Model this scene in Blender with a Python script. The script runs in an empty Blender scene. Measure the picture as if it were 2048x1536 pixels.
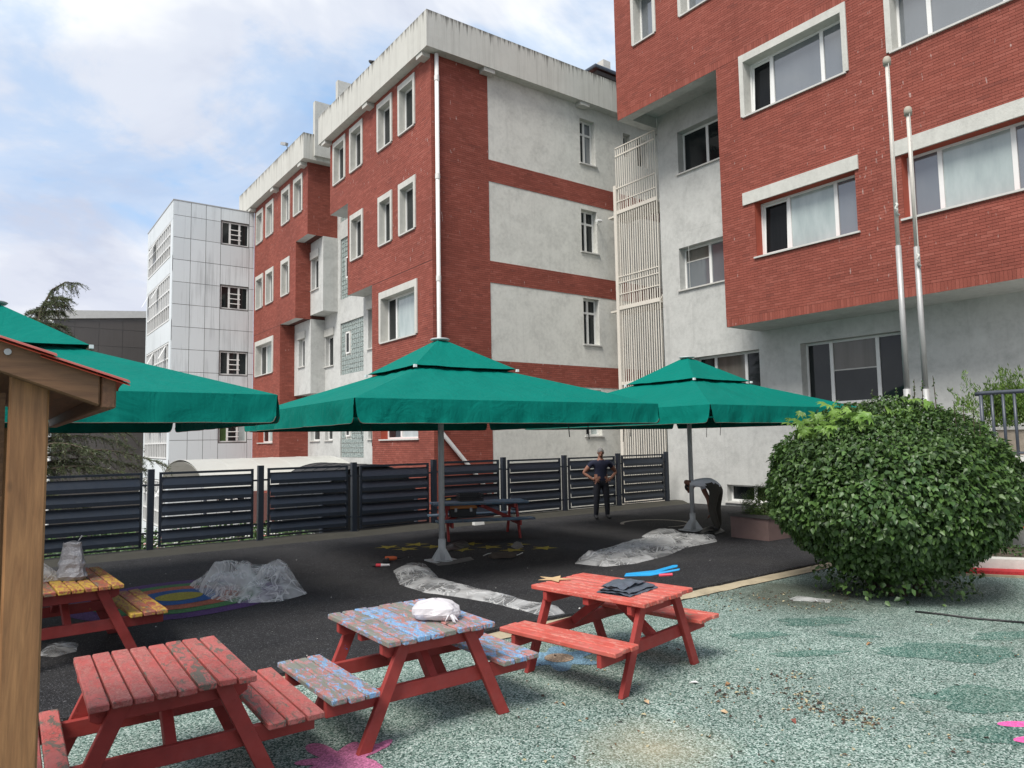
import bpy, bmesh, math, random
import numpy as np
from mathutils import Vector, Matrix, noise
random.seed(7)
RNG = np.random.default_rng(7)
sc = bpy.context.scene
COL = sc.collection
R = math.radians

# ------------------------------------------------------------------ camera
CAM_H = 2.0
F_PX, YAW, PITCH, ROLL = 1432.1, R(53.783), R(4.545), R(-1.018)
_F = Vector((math.cos(YAW) * math.cos(PITCH), math.sin(YAW) * math.cos(PITCH), math.sin(PITCH)))
_r = Vector((math.sin(YAW), -math.cos(YAW), 0)); _u = _r.cross(_F)
_R = _r * math.cos(ROLL) + _u * math.sin(ROLL); _U = -_r * math.sin(ROLL) + _u * math.cos(ROLL)
_C = Vector((0, 0, CAM_H))
cd = bpy.data.cameras.new('camera'); cam = bpy.data.objects.new('camera', cd); COL.objects.link(cam)
cd.sensor_fit = 'HORIZONTAL'; cd.sensor_width = 36; cd.lens = F_PX / 2048 * 36
cd.clip_start = 0.05; cd.clip_end = 2000
m = Matrix((( _R.x, _U.x, -_F.x, _C.x), (_R.y, _U.y, -_F.y, _C.y), (_R.z, _U.z, -_F.z, _C.z), (0, 0, 0, 1)))
cam.matrix_world = m
sc.camera = cam

def ray(px, py): return _F + _R * ((px - 1024) / F_PX) - _U * ((py - 768) / F_PX)
def atZ(px, py, z=0.0):
    d = ray(px, py); return _C + d * ((z - CAM_H) / d.z)
def atX(px, py, X):
    d = ray(px, py); return _C + d * (X / d.x)
def atY(px, py, Y):
    d = ray(px, py); return _C + d * (Y / d.y)
def project(p):
    d = Vector(p) - _C; z = d.dot(_F)
    return (1024 + F_PX * d.dot(_R) / z, 768 - F_PX * d.dot(_U) / z, z)

# ------------------------------------------------------------------ sky, sun, exposure
SUN_EL, SUN_AZ = R(54), R(203)          # azimuth: direction the light comes from, measured from +X
sc.view_settings.view_transform = 'Standard'; sc.view_settings.look = 'None'
sc.view_settings.exposure = 1.12; sc.view_settings.gamma = 1.0; sc.view_settings.use_curve_mapping = False
sc.cycles.use_denoising = True
sc.cycles.max_bounces = 6; sc.cycles.transparent_max_bounces = 12
try: sc.cycles.denoiser = 'OPENIMAGEDENOISE'
except Exception: pass
W = bpy.data.worlds.new('World'); sc.world = W; W.use_nodes = True

class NT:
    """tiny helper to write node trees"""
    def __init__(s, nt): s.nt = nt
    def n(s, t, **kw):
        nd = s.nt.nodes.new(t)
        ins = kw.pop('ins', {})
        for k, v in kw.items(): setattr(nd, k, v)
        for k, v in ins.items(): s.set(nd.inputs[k], v)
        return nd
    def set(s, sock, v):
        if isinstance(v, bpy.types.NodeSocket): s.nt.links.new(v, sock)
        elif isinstance(v, bpy.types.Node): s.nt.links.new(v.outputs[0], sock)
        else:
            if isinstance(v, (tuple, list)) and len(v) == 3 and sock.type == 'RGBA': v = (*v, 1)
            sock.default_value = v
    def math(s, op, a, b=None, c=None, clamp=False):
        nd = s.nt.nodes.new('ShaderNodeMath'); nd.operation = op; nd.use_clamp = clamp
        s.set(nd.inputs[0], a)
        if b is not None: s.set(nd.inputs[1], b)
        if c is not None: s.set(nd.inputs[2], c)
        return nd.outputs[0]
    def vmath(s, op, a, b=None):
        nd = s.nt.nodes.new('ShaderNodeVectorMath'); nd.operation = op
        s.set(nd.inputs[0], a)
        if b is not None: s.set(nd.inputs[1], b)
        return nd.outputs[0]
    def mix(s, f, a, b, blend='MIX'):
        nd = s.nt.nodes.new('ShaderNodeMix'); nd.data_type = 'RGBA'; nd.blend_type = blend
        s.set(nd.inputs[0], f); s.set(nd.inputs[6], a); s.set(nd.inputs[7], b)
        return nd.outputs[2]
    def ramp(s, f, stops, interp='LINEAR'):
        nd = s.nt.nodes.new('ShaderNodeValToRGB'); cr = nd.color_ramp; cr.interpolation = interp
        while len(cr.elements) < len(stops): cr.elements.new(0.5)
        for e, (p, c) in zip(cr.elements, stops):
            e.position = p; e.color = (c, c, c, 1) if isinstance(c, (int, float)) else (*c, 1)
        s.set(nd.inputs[0], f); return nd.outputs[0]
    def noise(s, vec, scale, detail=4, rough=0.55, dist=0.0, out=0):
        nd = s.nt.nodes.new('ShaderNodeTexNoise')
        if vec is not None: s.set(nd.inputs['Vector'], vec)
        nd.inputs['Scale'].default_value = scale; nd.inputs['Detail'].default_value = detail
        nd.inputs['Roughness'].default_value = rough; nd.inputs['Distortion'].default_value = dist
        return nd.outputs[out]
    def mapping(s, vec, scale=(1, 1, 1), loc=(0, 0, 0), rot=(0, 0, 0)):
        nd = s.nt.nodes.new('ShaderNodeMapping'); s.set(nd.inputs[0], vec)
        nd.inputs['Scale'].default_value = scale; nd.inputs['Location'].default_value = loc; nd.inputs['Rotation'].default_value = rot
        return nd.outputs[0]

def build_world():
    t = NT(W.node_tree); W.node_tree.nodes.clear()
    sky = t.n('ShaderNodeTexSky', sky_type='NISHITA', sun_disc=False)
    sky.sun_elevation = SUN_EL; sky.sun_rotation = R(90) - SUN_AZ
    sky.air_density = 1.0; sky.dust_density = 1.5; sky.ozone_density = 1.0
    co = t.n('ShaderNodeTexCoord').outputs['Generated']
    sep = t.n('ShaderNodeSeparateXYZ', ins={0: co})
    den = t.math('ADD', t.math('MAXIMUM', sep.outputs[2], 0.0), 0.22)
    px = t.math('DIVIDE', sep.outputs[0], den); py = t.math('DIVIDE', sep.outputs[1], den)
    p = t.n('ShaderNodeCombineXYZ', ins={0: px, 1: py, 2: 0.0}).outputs[0]
    big = t.noise(t.mapping(p, loc=(2.2, 0.9, 0)), 0.85, 7, 0.55, 0.55)
    mid = t.noise(t.mapping(p, loc=(7.1, 3.3, 2.0)), 2.3, 7, 0.6, 0.5)
    cov = t.math('ADD', t.math('MULTIPLY', big, 0.65), t.math('MULTIPLY', mid, 0.38))
    # the sky clears towards +X (right of the picture)
    side = t.math('MULTIPLY', t.math('SUBTRACT', sep.outputs[0], 0.45), -0.17)
    cov = t.math('ADD', cov, side)
    mask = t.ramp(cov, [(0.452, 0.0), (0.525, 0.5), (0.60, 1.0)], 'EASE')
    shade = t.noise(t.mapping(p, loc=(4.0, 9.0, 5.0)), 1.25, 6, 0.55, 0.4)
    ccol = t.ramp(shade, [(0.36, (2.9, 3.2, 4.0)), (0.48, (4.0, 4.25, 4.8)), (0.58, (5.3, 5.4, 5.55))], 'EASE')
    blue = t.mix(0.6, sky.outputs[0], (2.0, 3.6, 5.7))
    col = t.mix(mask, blue, ccol)
    # greyer veil near the horizon
    hz = t.ramp(sep.outputs[2], [(0.0, 1.0), (0.14, 0.75), (0.42, 0.0)], 'EASE')
    col = t.mix(t.math('MULTIPLY', hz, 0.75), col, (3.85, 4.0, 4.6))
    bg = t.n('ShaderNodeBackground', ins={0: col, 1: 0.09})
    out = t.n('ShaderNodeOutputWorld', ins={0: bg})
build_world()
sd = bpy.data.lights.new('sun', 'SUN'); so = bpy.data.objects.new('sun', sd); COL.objects.link(so)
sd.energy = 2.0; sd.angle = R(24); sd.color = (1.0, 0.96, 0.9)
sdir = Vector((math.cos(SUN_EL) * math.cos(SUN_AZ), math.cos(SUN_EL) * math.sin(SUN_AZ), math.sin(SUN_EL)))
so.rotation_euler = sdir.to_track_quat('Z', 'Y').to_euler(); so.location = sdir * 60

# ------------------------------------------------------------------ mesh helpers
class MB:
    def __init__(s): s.v = []; s.f = []; s.m = []
    def add(s, vs, fs, mi=0):
        o = len(s.v); s.v.extend([tuple(p) for p in vs]); s.f.extend([tuple(i + o for i in f) for f in fs]); s.m.extend([mi] * len(fs)); return s
    def box(s, a, b, mi=0):
        x0, y0, z0 = (min(a[i], b[i]) for i in range(3)); x1, y1, z1 = (max(a[i], b[i]) for i in range(3))
        return s.add([(x0, y0, z0), (x1, y0, z0), (x1, y1, z0), (x0, y1, z0), (x0, y0, z1), (x1, y0, z1), (x1, y1, z1), (x0, y1, z1)],
              [(0, 3, 2, 1), (4, 5, 6, 7), (0, 1, 5, 4), (1, 2, 6, 5), (2, 3, 7, 6), (3, 0, 4, 7)], mi)
    def bar(s, p, q, w, h, up=(0, 0, 1), mi=0):
        p = Vector(p); q = Vector(q); d = (q - p).normalized(); up = Vector(up)
        if abs(d.dot(up)) > 0.98: up = Vector((1, 0, 0))
        a = d.cross(up).normalized(); b = a.cross(d)
        vs = []
        for c in (p, q):
            for i, j in ((-1, -1), (1, -1), (1, 1), (-1, 1)): vs.append(c + a * i * w / 2 + b * j * h / 2)
        return s.add(vs, [(0, 1, 2, 3), (7, 6, 5, 4), (0, 4, 5, 1), (1, 5, 6, 2), (2, 6, 7, 3), (3, 7, 4, 0)], mi)
    def tube(s, pts, r, n=8, mi=0, caps=True):
        pts = [Vector(p) for p in pts]; k = len(pts)
        rs = r if isinstance(r, (list, tuple)) else [r] * k
        base = len(s.v); prev = None
        for i, p in enumerate(pts):
            d = (pts[min(i + 1, k - 1)] - pts[max(i - 1, 0)]).normalized()
            ref = Vector((0, 0, 1)) if abs(d.z) < 0.95 else Vector((1, 0, 0))
            if prev is not None:
                a = (prev - d * prev.dot(d))
                a = a.normalized() if a.length > 1e-6 else d.cross(ref).normalized()
            else: a = d.cross(ref).normalized()
            prev = a; b = d.cross(a)
            for j in range(n):
                t = 2 * math.pi * j / n; s.v.append(tuple(p + (a * math.cos(t) + b * math.sin(t)) * rs[i]))
        for i in range(k - 1):
            for j in range(n):
                j2 = (j + 1) % n
                s.f.append((base + i * n + j, base + i * n + j2, base + (i + 1) * n + j2, base + (i + 1) * n + j)); s.m.append(mi)
        if caps:
            s.f.append(tuple(base + j for j in reversed(range(n)))); s.f.append(tuple(base + (k - 1) * n + j for j in range(n))); s.m += [mi, mi]
        return s
    def prism(s, poly, fn, d0, d1, mi=0):
        """2-D polygon extruded; fn(a, b, d) -> point"""
        n = len(poly)
        vs = [fn(a, b, d0) for a, b in poly] + [fn(a, b, d1) for a, b in poly]
        fs = [tuple(reversed(range(n))), tuple(range(n, 2 * n))] + [(i, (i + 1) % n, n + (i + 1) % n, n + i) for i in range(n)]
        return s.add(vs, fs, mi)
    def lathe(s, prof, c=(0, 0, 0), n=20, mi=0):
        base = len(s.v)
        for r, z in prof:
            for j in range(n):
                t = 2 * math.pi * j / n; s.v.append((c[0] + r * math.cos(t), c[1] + r * math.sin(t), c[2] + z))
        for i in range(len(prof) - 1):
            for j in range(n):
                j2 = (j + 1) % n; s.f.append((base + i * n + j, base + i * n + j2, base + (i + 1) * n + j2, base + (i + 1) * n + j)); s.m.append(mi)
        return s
    def grid(s, fn, nu, nv, mi=0):
        base = len(s.v)
        for j in range(nv + 1):
            for i in range(nu + 1): s.v.append(tuple(fn(i / nu, j / nv)))
        for j in range(nv):
            for i in range(nu):
                a = base + j * (nu + 1) + i; s.f.append((a, a + 1, a + nu + 2, a + nu + 1)); s.m.append(mi)
        return s
    def mesh(s, name, mats, smooth=False, recalc=False):
        me = bpy.data.meshes.new(name); me.from_pydata(s.v, [], s.f)
        for mt in (mats if isinstance(mats, (list, tuple)) else [mats]): me.materials.append(mt)
        if len(me.materials) > 1: me.polygons.foreach_set('material_index', s.m)
        if smooth: me.polygons.foreach_set('use_smooth', [True] * len(me.polygons))
        if recalc:
            bm = bmesh.new(); bm.from_mesh(me); bmesh.ops.recalc_face_normals(bm, faces=bm.faces); bm.to_mesh(me); bm.free()
        me.update(); return me
    def build(s, name, mats, parent=None, smooth=False, recalc=False, bevel=0, loc=None):
        me = s.mesh(name, mats, smooth, recalc)
        if bevel: bevel_mesh(me, bevel)
        return link(name, me, parent, loc)

def bevel_mesh(me, w, seg=1):
    bm = bmesh.new(); bm.from_mesh(me)
    bmesh.ops.recalc_face_normals(bm, faces=bm.faces)
    bmesh.ops.bevel(bm, geom=list(bm.edges), offset=w, segments=seg, profile=0.7, affect='EDGES', clamp_overlap=True)
    bm.to_mesh(me); bm.free(); me.update()

def link(name, me, parent=None, loc=None):
    o = bpy.data.objects.new(name, me); COL.objects.link(o)
    if parent is not None: o.parent = parent
    if loc is not None: o.location = loc
    return o
def tag(o, label=None, cat=None, group=None, kind=None):
    if label: o['label'] = label
    if cat: o['category'] = cat
    if group: o['group'] = group
    if kind: o['kind'] = kind
    return o
def empty(name, label, cat, loc=(0, 0, 0), rz=0, group=None):
    o = bpy.data.objects.new(name, None); COL.objects.link(o); o.location = loc; o.rotation_euler = (0, 0, rz)
    o.empty_display_size = 0.2
    return tag(o, label, cat, group)
def copy_tree(o, parent=None):
    c = o.copy(); COL.objects.link(c)
    if parent is not None: c.parent = parent
    for ch in list(o.children): copy_tree(ch, c)
    return c
def np_mesh(name, V, Fq, mats, smooth=False, midx=None):
    me = bpy.data.meshes.new(name); V = np.asarray(V, np.float32); Fq = np.asarray(Fq, np.int32); k = Fq.shape[1]
    me.vertices.add(len(V)); me.vertices.foreach_set('co', V.ravel())
    me.loops.add(Fq.size); me.loops.foreach_set('vertex_index', Fq.ravel())
    me.polygons.add(len(Fq)); me.polygons.foreach_set('loop_start', np.arange(0, Fq.size, k, dtype=np.int32)); me.polygons.foreach_set('loop_total', np.full(len(Fq), k, np.int32))
    for mt in (mats if isinstance(mats, (list, tuple)) else [mats]): me.materials.append(mt)
    if midx is not None: me.polygons.foreach_set('material_index', np.asarray(midx, np.int32))
    me.polygons.foreach_set('use_smooth', np.full(len(Fq), bool(smooth)))
    me.update(calc_edges=True); me.validate(); return me

# ------------------------------------------------------------------ materials
def mat(name):
    mt = bpy.data.materials.new(name); mt.use_nodes = True; t = NT(mt.node_tree)
    return mt, t, mt.node_tree.nodes['Principled BSDF']
def bump(t, bs, h, strength=0.3, dist=0.01):
    b = t.n('ShaderNodeBump'); b.inputs['Strength'].default_value = strength; b.inputs['Distance'].default_value = dist
    t.set(b.inputs['Height'], h); t.set(bs.inputs['Normal'], b.outputs[0])
def plain(name, col, rough=0.6, metal=0.0, var=0.12, scale=8.0, bmp=0.0, spec=0.5):
    mt, t, bs = mat(name)
    pos = t.n('ShaderNodeNewGeometry').outputs['Position']
    nz = t.noise(pos, scale, 5, 0.6)
    c = t.mix(nz, tuple(x * (1 - var) for x in col), tuple(min(1, x * (1 + var)) for x in col))
    t.set(bs.inputs['Base Color'], c); bs.inputs['Roughness'].default_value = rough; bs.inputs['Metallic'].default_value = metal
    bs.inputs['Specular IOR Level'].default_value = spec
    if bmp: bump(t, bs, t.noise(pos, scale * 6, 5, 0.6), bmp, 0.01)
    return mt

def brick_mat(name, island):
    mt, t, bs = mat(name)
    g = t.n('ShaderNodeNewGeometry'); pos = g.outputs['Position']
    rnd = g.outputs['Random Per Island'] if island else t.n('ShaderNodeObjectInfo').outputs['Random']
    c = t.ramp(rnd, [(0.0, (0.225, 0.060, 0.042)), (0.4, (0.252, 0.067, 0.047)), (0.75, (0.272, 0.075, 0.053)), (0.96, (0.295, 0.088, 0.064)), (1.0, (0.19, 0.052, 0.038))])
    n1 = t.noise(pos, 0.5, 4, 0.6)
    c = t.mix(1.0, c, t.ramp(n1, [(0.3, 0.86), (0.7, 1.12)]), 'MULTIPLY')
    n2 = t.noise(pos, 60, 3, 0.6); c = t.mix(1.0, c, t.ramp(n2, [(0.3, 0.85), (0.7, 1.12)]), 'MULTIPLY')
    # lime runs: short pale vertical streaks
    st = t.noise(t.mapping(pos, (10.0, 10.0, 2.6)), 1.5, 2, 0.5)
    cl = t.noise(pos, 0.33, 2, 0.5)
    mk = t.ramp(t.math('ADD', st, t.math('MULTIPLY', t.math('SUBTRACT', cl, 0.5), 0.22)), [(0.715, 0.0), (0.765, 1.0)])
    c = t.mix(t.math('MULTIPLY', mk, 0.45), c, (0.6, 0.5, 0.46))
    t.set(bs.inputs['Base Color'], c); bs.inputs['Roughness'].default_value = 0.8; bs.inputs['Specular IOR Level'].default_value = 0.3
    bump(t, bs, n2, 0.35, 0.006)
    return mt
M_BRICK = brick_mat('brick_joined', True); M_BRICK1 = brick_mat('brick_single', False)
M_MORTAR = plain('mortar_red', (0.085, 0.028, 0.022), 0.9, var=0.2, scale=20)
M_REVEAL = plain('brick_reveal', (0.36, 0.075, 0.043), 0.85, var=0.15, scale=14, bmp=0.2)

def stucco(name, col, stain=0.25, streak=0.0):
    mt, t, bs = mat(name); pos = t.n('ShaderNodeNewGeometry').outputs['Position']
    a = t.noise(pos, 1.6, 6, 0.65, 0.6); b = t.noise(pos, 9, 5, 0.65)
    f = t.math('ADD', t.math('MULTIPLY', a, 0.6), t.math('MULTIPLY', b, 0.4))
    c = t.ramp(f, [(0.3, tuple(x * (1 - stain) for x in col)), (0.52, col), (0.7, tuple(min(1, x * (1 + stain * 0.5)) for x in col))])
    s = t.noise(t.mapping(pos, (3.2, 3.2, 0.16)), 1.7, 5, 0.6)
    c = t.mix(t.math('MULTIPLY', t.ramp(s, [(0.56, 0.0), (0.78, 1.0)]), 0.35 + streak), c, tuple(x * 0.62 for x in col))
    t.set(bs.inputs['Base Color'], c); bs.inputs['Roughness'].default_value = 0.9; bs.inputs['Specular IOR Level'].default_value = 0.2
    bump(t, bs, t.noise(t.mapping(pos, (1, 1, 0.8)), 26, 6, 0.7), 0.55, 0.012)
    return mt
M_STUCCO = stucco('stucco_grey', (0.50, 0.505, 0.485))
M_STUCCO_W = stucco('stucco_warm', (0.60, 0.595, 0.55))
M_CONC = stucco('concrete_trim', (0.53, 0.525, 0.485), 0.2)

def parapet_mat():
    mt, t, bs = mat('concrete_parapet'); pos = t.n('ShaderNodeNewGeometry').outputs['Position']
    col = (0.54, 0.535, 0.49)
    a = t.noise(pos, 2.2, 6, 0.65, 0.4)
    c = t.mix(a, tuple(x * 0.85 for x in col), tuple(x * 1.08 for x in col))
    sep = t.n('ShaderNodeSeparateXYZ', ins={0: pos})
    drip = t.noise(t.mapping(pos, (7.5, 7.5, 0.22)), 1.5, 4, 0.65)
    top = t.ramp(t.math('SUBTRACT', 14.95, sep.outputs[2]), [(0.0, 0.30), (0.16, 0.16), (0.5, 0.02), (1.0, 0.0)])
    mk = t.ramp(t.math('ADD', drip, top), [(0.66, 0.0), (0.80, 1.0)])
    c = t.mix(t.math('MULTIPLY', mk, 0.85), c, (0.06, 0.055, 0.045))
    s2 = t.ramp(t.noise(t.mapping(pos, (4, 4, 0.12)), 2.0, 5, 0.6), [(0.5, 0.0), (0.75, 0.4)])
    c = t.mix(s2, c, (0.24, 0.23, 0.2))
    t.set(bs.inputs['Base Color'], c); bs.inputs['Roughness'].default_value = 0.9
    bump(t, bs, t.noise(pos, 20, 6, 0.7), 0.4, 0.01)
    return mt
M_PARAPET = parapet_mat()

def panel_mat(name, col, dirt):
    mt, t, bs = mat(name); pos = t.n('ShaderNodeNewGeometry').outputs['Position']; rnd = t.n('ShaderNodeObjectInfo').outputs['Random']
    c = t.mix(rnd, tuple(x * 0.93 for x in col), tuple(min(1, x * 1.05) for x in col))
    st = t.noise(t.mapping(pos, (8, 8, 0.3)), 1.2, 5, 0.65); cl = t.noise(pos, 0.45, 3, 0.5)
    mk = t.ramp(t.math('ADD', t.math('MULTIPLY', st, 0.7), t.math('MULTIPLY', cl, 0.4)), [(0.57, 0.0), (0.78, 1.0)])
    c = t.mix(t.math('MULTIPLY', mk, dirt), c, tuple(x * 0.35 for x in col))
    t.set(bs.inputs['Base Color'], c); bs.inputs['Roughness'].default_value = 0.42
    bump(t, bs, t.noise(pos, 1.4, 2, 0.5), 0.08, 0.02)
    return mt
M_PANEL = panel_mat('pale_panel', (0.64, 0.68, 0.69), 0.5)
M_PANEL_DK = panel_mat('brown_panel', (0.085, 0.075, 0.068), 0.25)
M_JOINT = plain('panel_joint', (0.12, 0.115, 0.11), 0.8)
M_PVC = plain('white_pvc', (0.72, 0.72, 0.70), 0.4, var=0.06)
M_SILL = plain('stone_sill', (0.52, 0.51, 0.48), 0.6, var=0.15, scale=6)
M_PIPE = plain('white_pipe', (0.72, 0.71, 0.68), 0.45, var=0.08)

def glass_mat(name, c0, c1, ior, scale, rough=0.04, stretch=(6, 6, 0.25)):
    mt, t, bs = mat(name); pos = t.n('ShaderNodeNewGeometry').outputs['Position']
    f = t.noise(t.mapping(pos, stretch), scale, 4, 0.6)
    t.set(bs.inputs['Base Color'], t.mix(t.ramp(f, [(0.35, 0.0), (0.65, 1.0)]), c0, c1))
    bs.inputs['Roughness'].default_value = rough; bs.inputs['IOR'].default_value = ior
    w = t.noise(pos, 0.9, 2, 0.5); bump(t, bs, w, 0.06, 0.05)
    return mt
M_GLASS_SKY = glass_mat('glass_bright', (0.10, 0.115, 0.13), (0.125, 0.14, 0.155), 2.4, 0.5, 0.04, (2, 2, 0.6))
M_GLASS_DK = glass_mat('glass_dark', (0.008, 0.011, 0.012), (0.024, 0.028, 0.029), 1.42, 0.6, 0.04, (1.2, 1.2, .7))
M_GLASS_OPEN = glass_mat('glass_open', (0.006, 0.007, 0.008), (0.015, 0.016, 0.017), 1.22, 0.6)
M_GLASS_CUR = glass_mat('glass_curtain', (0.30, 0.36, 0.35), (0.40, 0.46, 0.45), 1.9, 1.0, 0.04, (3, 3, 0.8))
M_BLIND = glass_mat('blind_behind_glass', (0.10, 0.095, 0.08), (0.14, 0.13, 0.115), 1.5, 0.8)
M_GLASS_BLK = glass_mat('glass_block', (0.12, 0.16, 0.15), (0.42, 0.48, 0.46), 1.6, 1.5, 0.12, (9, 9, 9))

def metal(name, col, rough, metal_=0.6, var=0.1):
    mt, t, bs = mat(name); pos = t.n('ShaderNodeNewGeometry').outputs['Position']
    n = t.noise(pos, 6, 5, 0.6)
    t.set(bs.inputs['Base Color'], t.mix(n, tuple(x * (1 - var) for x in col), tuple(x * (1 + var) for x in col)))
    t.set(bs.inputs['Roughness'], t.ramp(t.noise(pos, 14, 4, 0.6), [(0.3, max(0.05, rough - 0.08)), (0.7, rough + 0.12)])); bs.inputs['Metallic'].default_value = metal_
    return mt
M_FENCE = metal('navy_fence_paint', (0.011, 0.016, 0.025), 0.36, 0.0, 0.25)
M_STEEL = metal('galvanised_steel', (0.42, 0.42, 0.41), 0.5, 0.4)
M_POLE = metal('painted_pole', (0.50, 0.51, 0.51), 0.45, 0.1)
M_WHITEMET = metal('cream_steel', (0.66, 0.62, 0.55), 0.5, 0.0)
M_RAIL = metal('slate_rail', (0.06, 0.07, 0.09), 0.4, 0.1)
M_BLACK = plain('black_plastic', (0.012, 0.012, 0.013), 0.5)
M_TIP = plain('pale_tip', (0.7, 0.72, 0.72), 0.4)

def canopy_mat(name='canopy_fabric', k=1.0):
    mt, t, bs = mat(name); pos = t.n('ShaderNodeTexCoord').outputs['Object']
    n = t.noise(pos, 1.3, 5, 0.6)
    c = t.mix(n, (0.001 * k, 0.138 * k, 0.108 * k), (0.003 * k, 0.168 * k, 0.132 * k))
    dust = t.ramp(t.noise(pos, 3.2, 6, 0.7), [(0.55, 0.0), (0.8, 0.10)])
    c = t.mix(dust, c, (0.02, 0.21, 0.17))
    t.set(bs.inputs['Base Color'], c); bs.inputs['Roughness'].default_value = 0.75; bs.inputs['Specular IOR Level'].default_value = 0.06
    w = t.math('ADD', t.noise(t.mapping(pos, (1, 1, 1)), 2.4, 4, 0.55, 1.6), t.math('MULTIPLY', t.noise(t.mapping(pos, (5.5, 5.5, 1.2)), 1.3, 3, 0.5, 0.8), 0.5))
    fine = t.noise(pos, 240, 2, 0.5)
    bump(t, bs, t.math('ADD', w, t.math('MULTIPLY', fine, 0.02)), 0.45, 0.05)
    return mt
M_CANOPY = canopy_mat()

def paint_wood(name, paint, paint2, under, wood, amt2, amt_wood):
    """old paint coats flaking off planks: paint over paint2 over bare wood"""
    mt, t, bs = mat(name)
    obj = t.n('ShaderNodeTexCoord').outputs['Object']; rnd = t.n('ShaderNodeObjectInfo').outputs['Random']
    off = t.n('ShaderNodeCombineXYZ', ins={0: t.math('MULTIPLY', rnd, 37.0), 1: t.math('MULTIPLY', rnd, 91.0), 2: t.math('MULTIPLY', rnd, 13.0)}).outputs[0]
    p = t.vmath('ADD', obj, off)
    pl = t.mapping(p, (1.0, 0.4, 1.0))
    nA = t.noise(pl, 22, 9, 0.72, 0.7); nB = t.noise(pl, 15, 9, 0.74, 1.0); nF = t.noise(p, 85, 6, 0.72)
    shift = t.math('MULTIPLY', t.math('SUBTRACT', rnd, 0.5), 0.10)
    fA = t.math('ADD', t.math('ADD', nA, t.math('MULTIPLY', t.math('SUBTRACT', nF, 0.5), 0.18)), shift)
    fB = t.math('ADD', t.math('SUBTRACT', nB, shift), t.math('MULTIPLY', t.math('SUBTRACT', nF, 0.5), 0.22))
    m2 = t.ramp(fA, [(0.62 - amt2, 0.0), (0.645 - amt2, 1.0)])
    mw = t.ramp(fB, [(0.66 - amt_wood, 0.0), (0.69 - amt_wood, 1.0)])
    tone = t.ramp(t.noise(p, 7, 4, 0.6), [(0.3, 0.82), (0.7, 1.12)])
    c = t.mix(1.0, paint, tone, 'MULTIPLY')
    vk = t.n('ShaderNodeTexVoronoi', feature='DISTANCE_TO_EDGE', ins={'Vector': t.vmath('ADD', pl, t.vmath('MULTIPLY', t.noise(p, 9, 3, 0.6, out=1), (0.08, 0.08, 0.08))), 'Scale': 38.0})
    ck = t.math('MULTIPLY', t.ramp(vk.outputs['Distance'], [(0.0, 1.0), (0.09, 0.0)]), t.ramp(t.noise(p, 4, 4, 0.6), [(0.42, 0.0), (0.6, 0.75)]))
    if 'frame' in name: ck = t.math('MULTIPLY', ck, 0.0)
    c = t.mix(ck, c, tuple(x * 0.75 for x in under))
    worn = t.ramp(t.noise(t.mapping(p, (1, .5, 1)), 6, 6, 0.7), [(0.45, 0.0), (0.72, 0.12 if 'frame' in name else 0.5)]); c = t.mix(worn, c, tuple(min(1, x * 0.75 + 0.13) for x in paint))
    c = t.mix(m2, c, t.mix(t.ramp(nF, [(0.35, 0.0), (0.65, 1.0)]), paint2, under))
    grain = t.noise(t.mapping(p, (22, 1.2, 22)), 3, 5, 0.6)
    wc = t.mix(grain, tuple(x * 0.6 for x in wood), tuple(x * 1.25 for x in wood))
    c = t.mix(mw, c, wc)
    t.set(bs.inputs['Base Color'], c); bs.inputs['Roughness'].default_value = 0.62; bs.inputs['Specular IOR Level'].default_value = 0.35
    h = t.math('ADD', t.math('SUBTRACT', t.math('MULTIPLY', nF, 0.35), t.math('MULTIPLY', ck, 0.5)), t.math('MULTIPLY', grain, 0.15))
    h = t.math('SUBTRACT', h, t.math('ADD', t.math('MULTIPLY', mw, 0.5), t.math('MULTIPLY', m2, 0.25)))
    bump(t, bs, h, 0.55, 0.004)
    return mt
RED = (0.43, 0.065, 0.052); WOODG = (0.145, 0.125, 0.10)
M_T_RED = paint_wood('paint_red_flaking', (0.44, 0.098, 0.085), (0.48, 0.20, 0.17), (0.26, 0.05, 0.045), WOODG, 0.10, 0.105)
M_T_RED2 = paint_wood('paint_coral_red', (0.52, 0.095, 0.070), (0.50, 0.24, 0.20), (0.58, 0.14, 0.10), (0.26, 0.17, 0.12), 0.09, 0.045)
M_T_BLUE = paint_wood('paint_blue_red_flaking', (0.42, 0.17, 0.15), (0.05, 0.18, 0.46), (0.34, 0.50, 0.60), (0.22, 0.225, 0.19), 0.125, 0.15)
M_T_YEL = paint_wood('paint_yellow_red_flaking', (0.30, 0.075, 0.05), (0.50, 0.33, 0.035), (0.36, 0.22, 0.06), (0.16, 0.12, 0.08), 0.115, 0.09)
M_T_DKB = paint_wood('paint_dull_blue', (0.07, 0.14, 0.20), (0.10, 0.22, 0.30), (0.16, 0.08, 0.07), (0.16, 0.16, 0.15), 0.07, 0.08)
M_F_RED = paint_wood('paint_frame_red', (0.31, 0.038, 0.032), (0.35, 0.055, 0.045), (0.24, 0.03, 0.026), (0.13, 0.07, 0.05), 0.03, -0.02)
M_F_BLUE = paint_wood('paint_frame_red_blue', (0.31, 0.040, 0.034), (0.03, 0.15, 0.50), (0.05, 0.2, 0.5), (0.12, 0.07, 0.05), -0.075, -0.02)
M_F_YEL = paint_wood('paint_frame_red_yellow', (0.25, 0.033, 0.028), (0.55, 0.40, 0.03), (0.40, 0.26, 0.05), (0.12, 0.07, 0.05), -0.065, -0.02)

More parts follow.
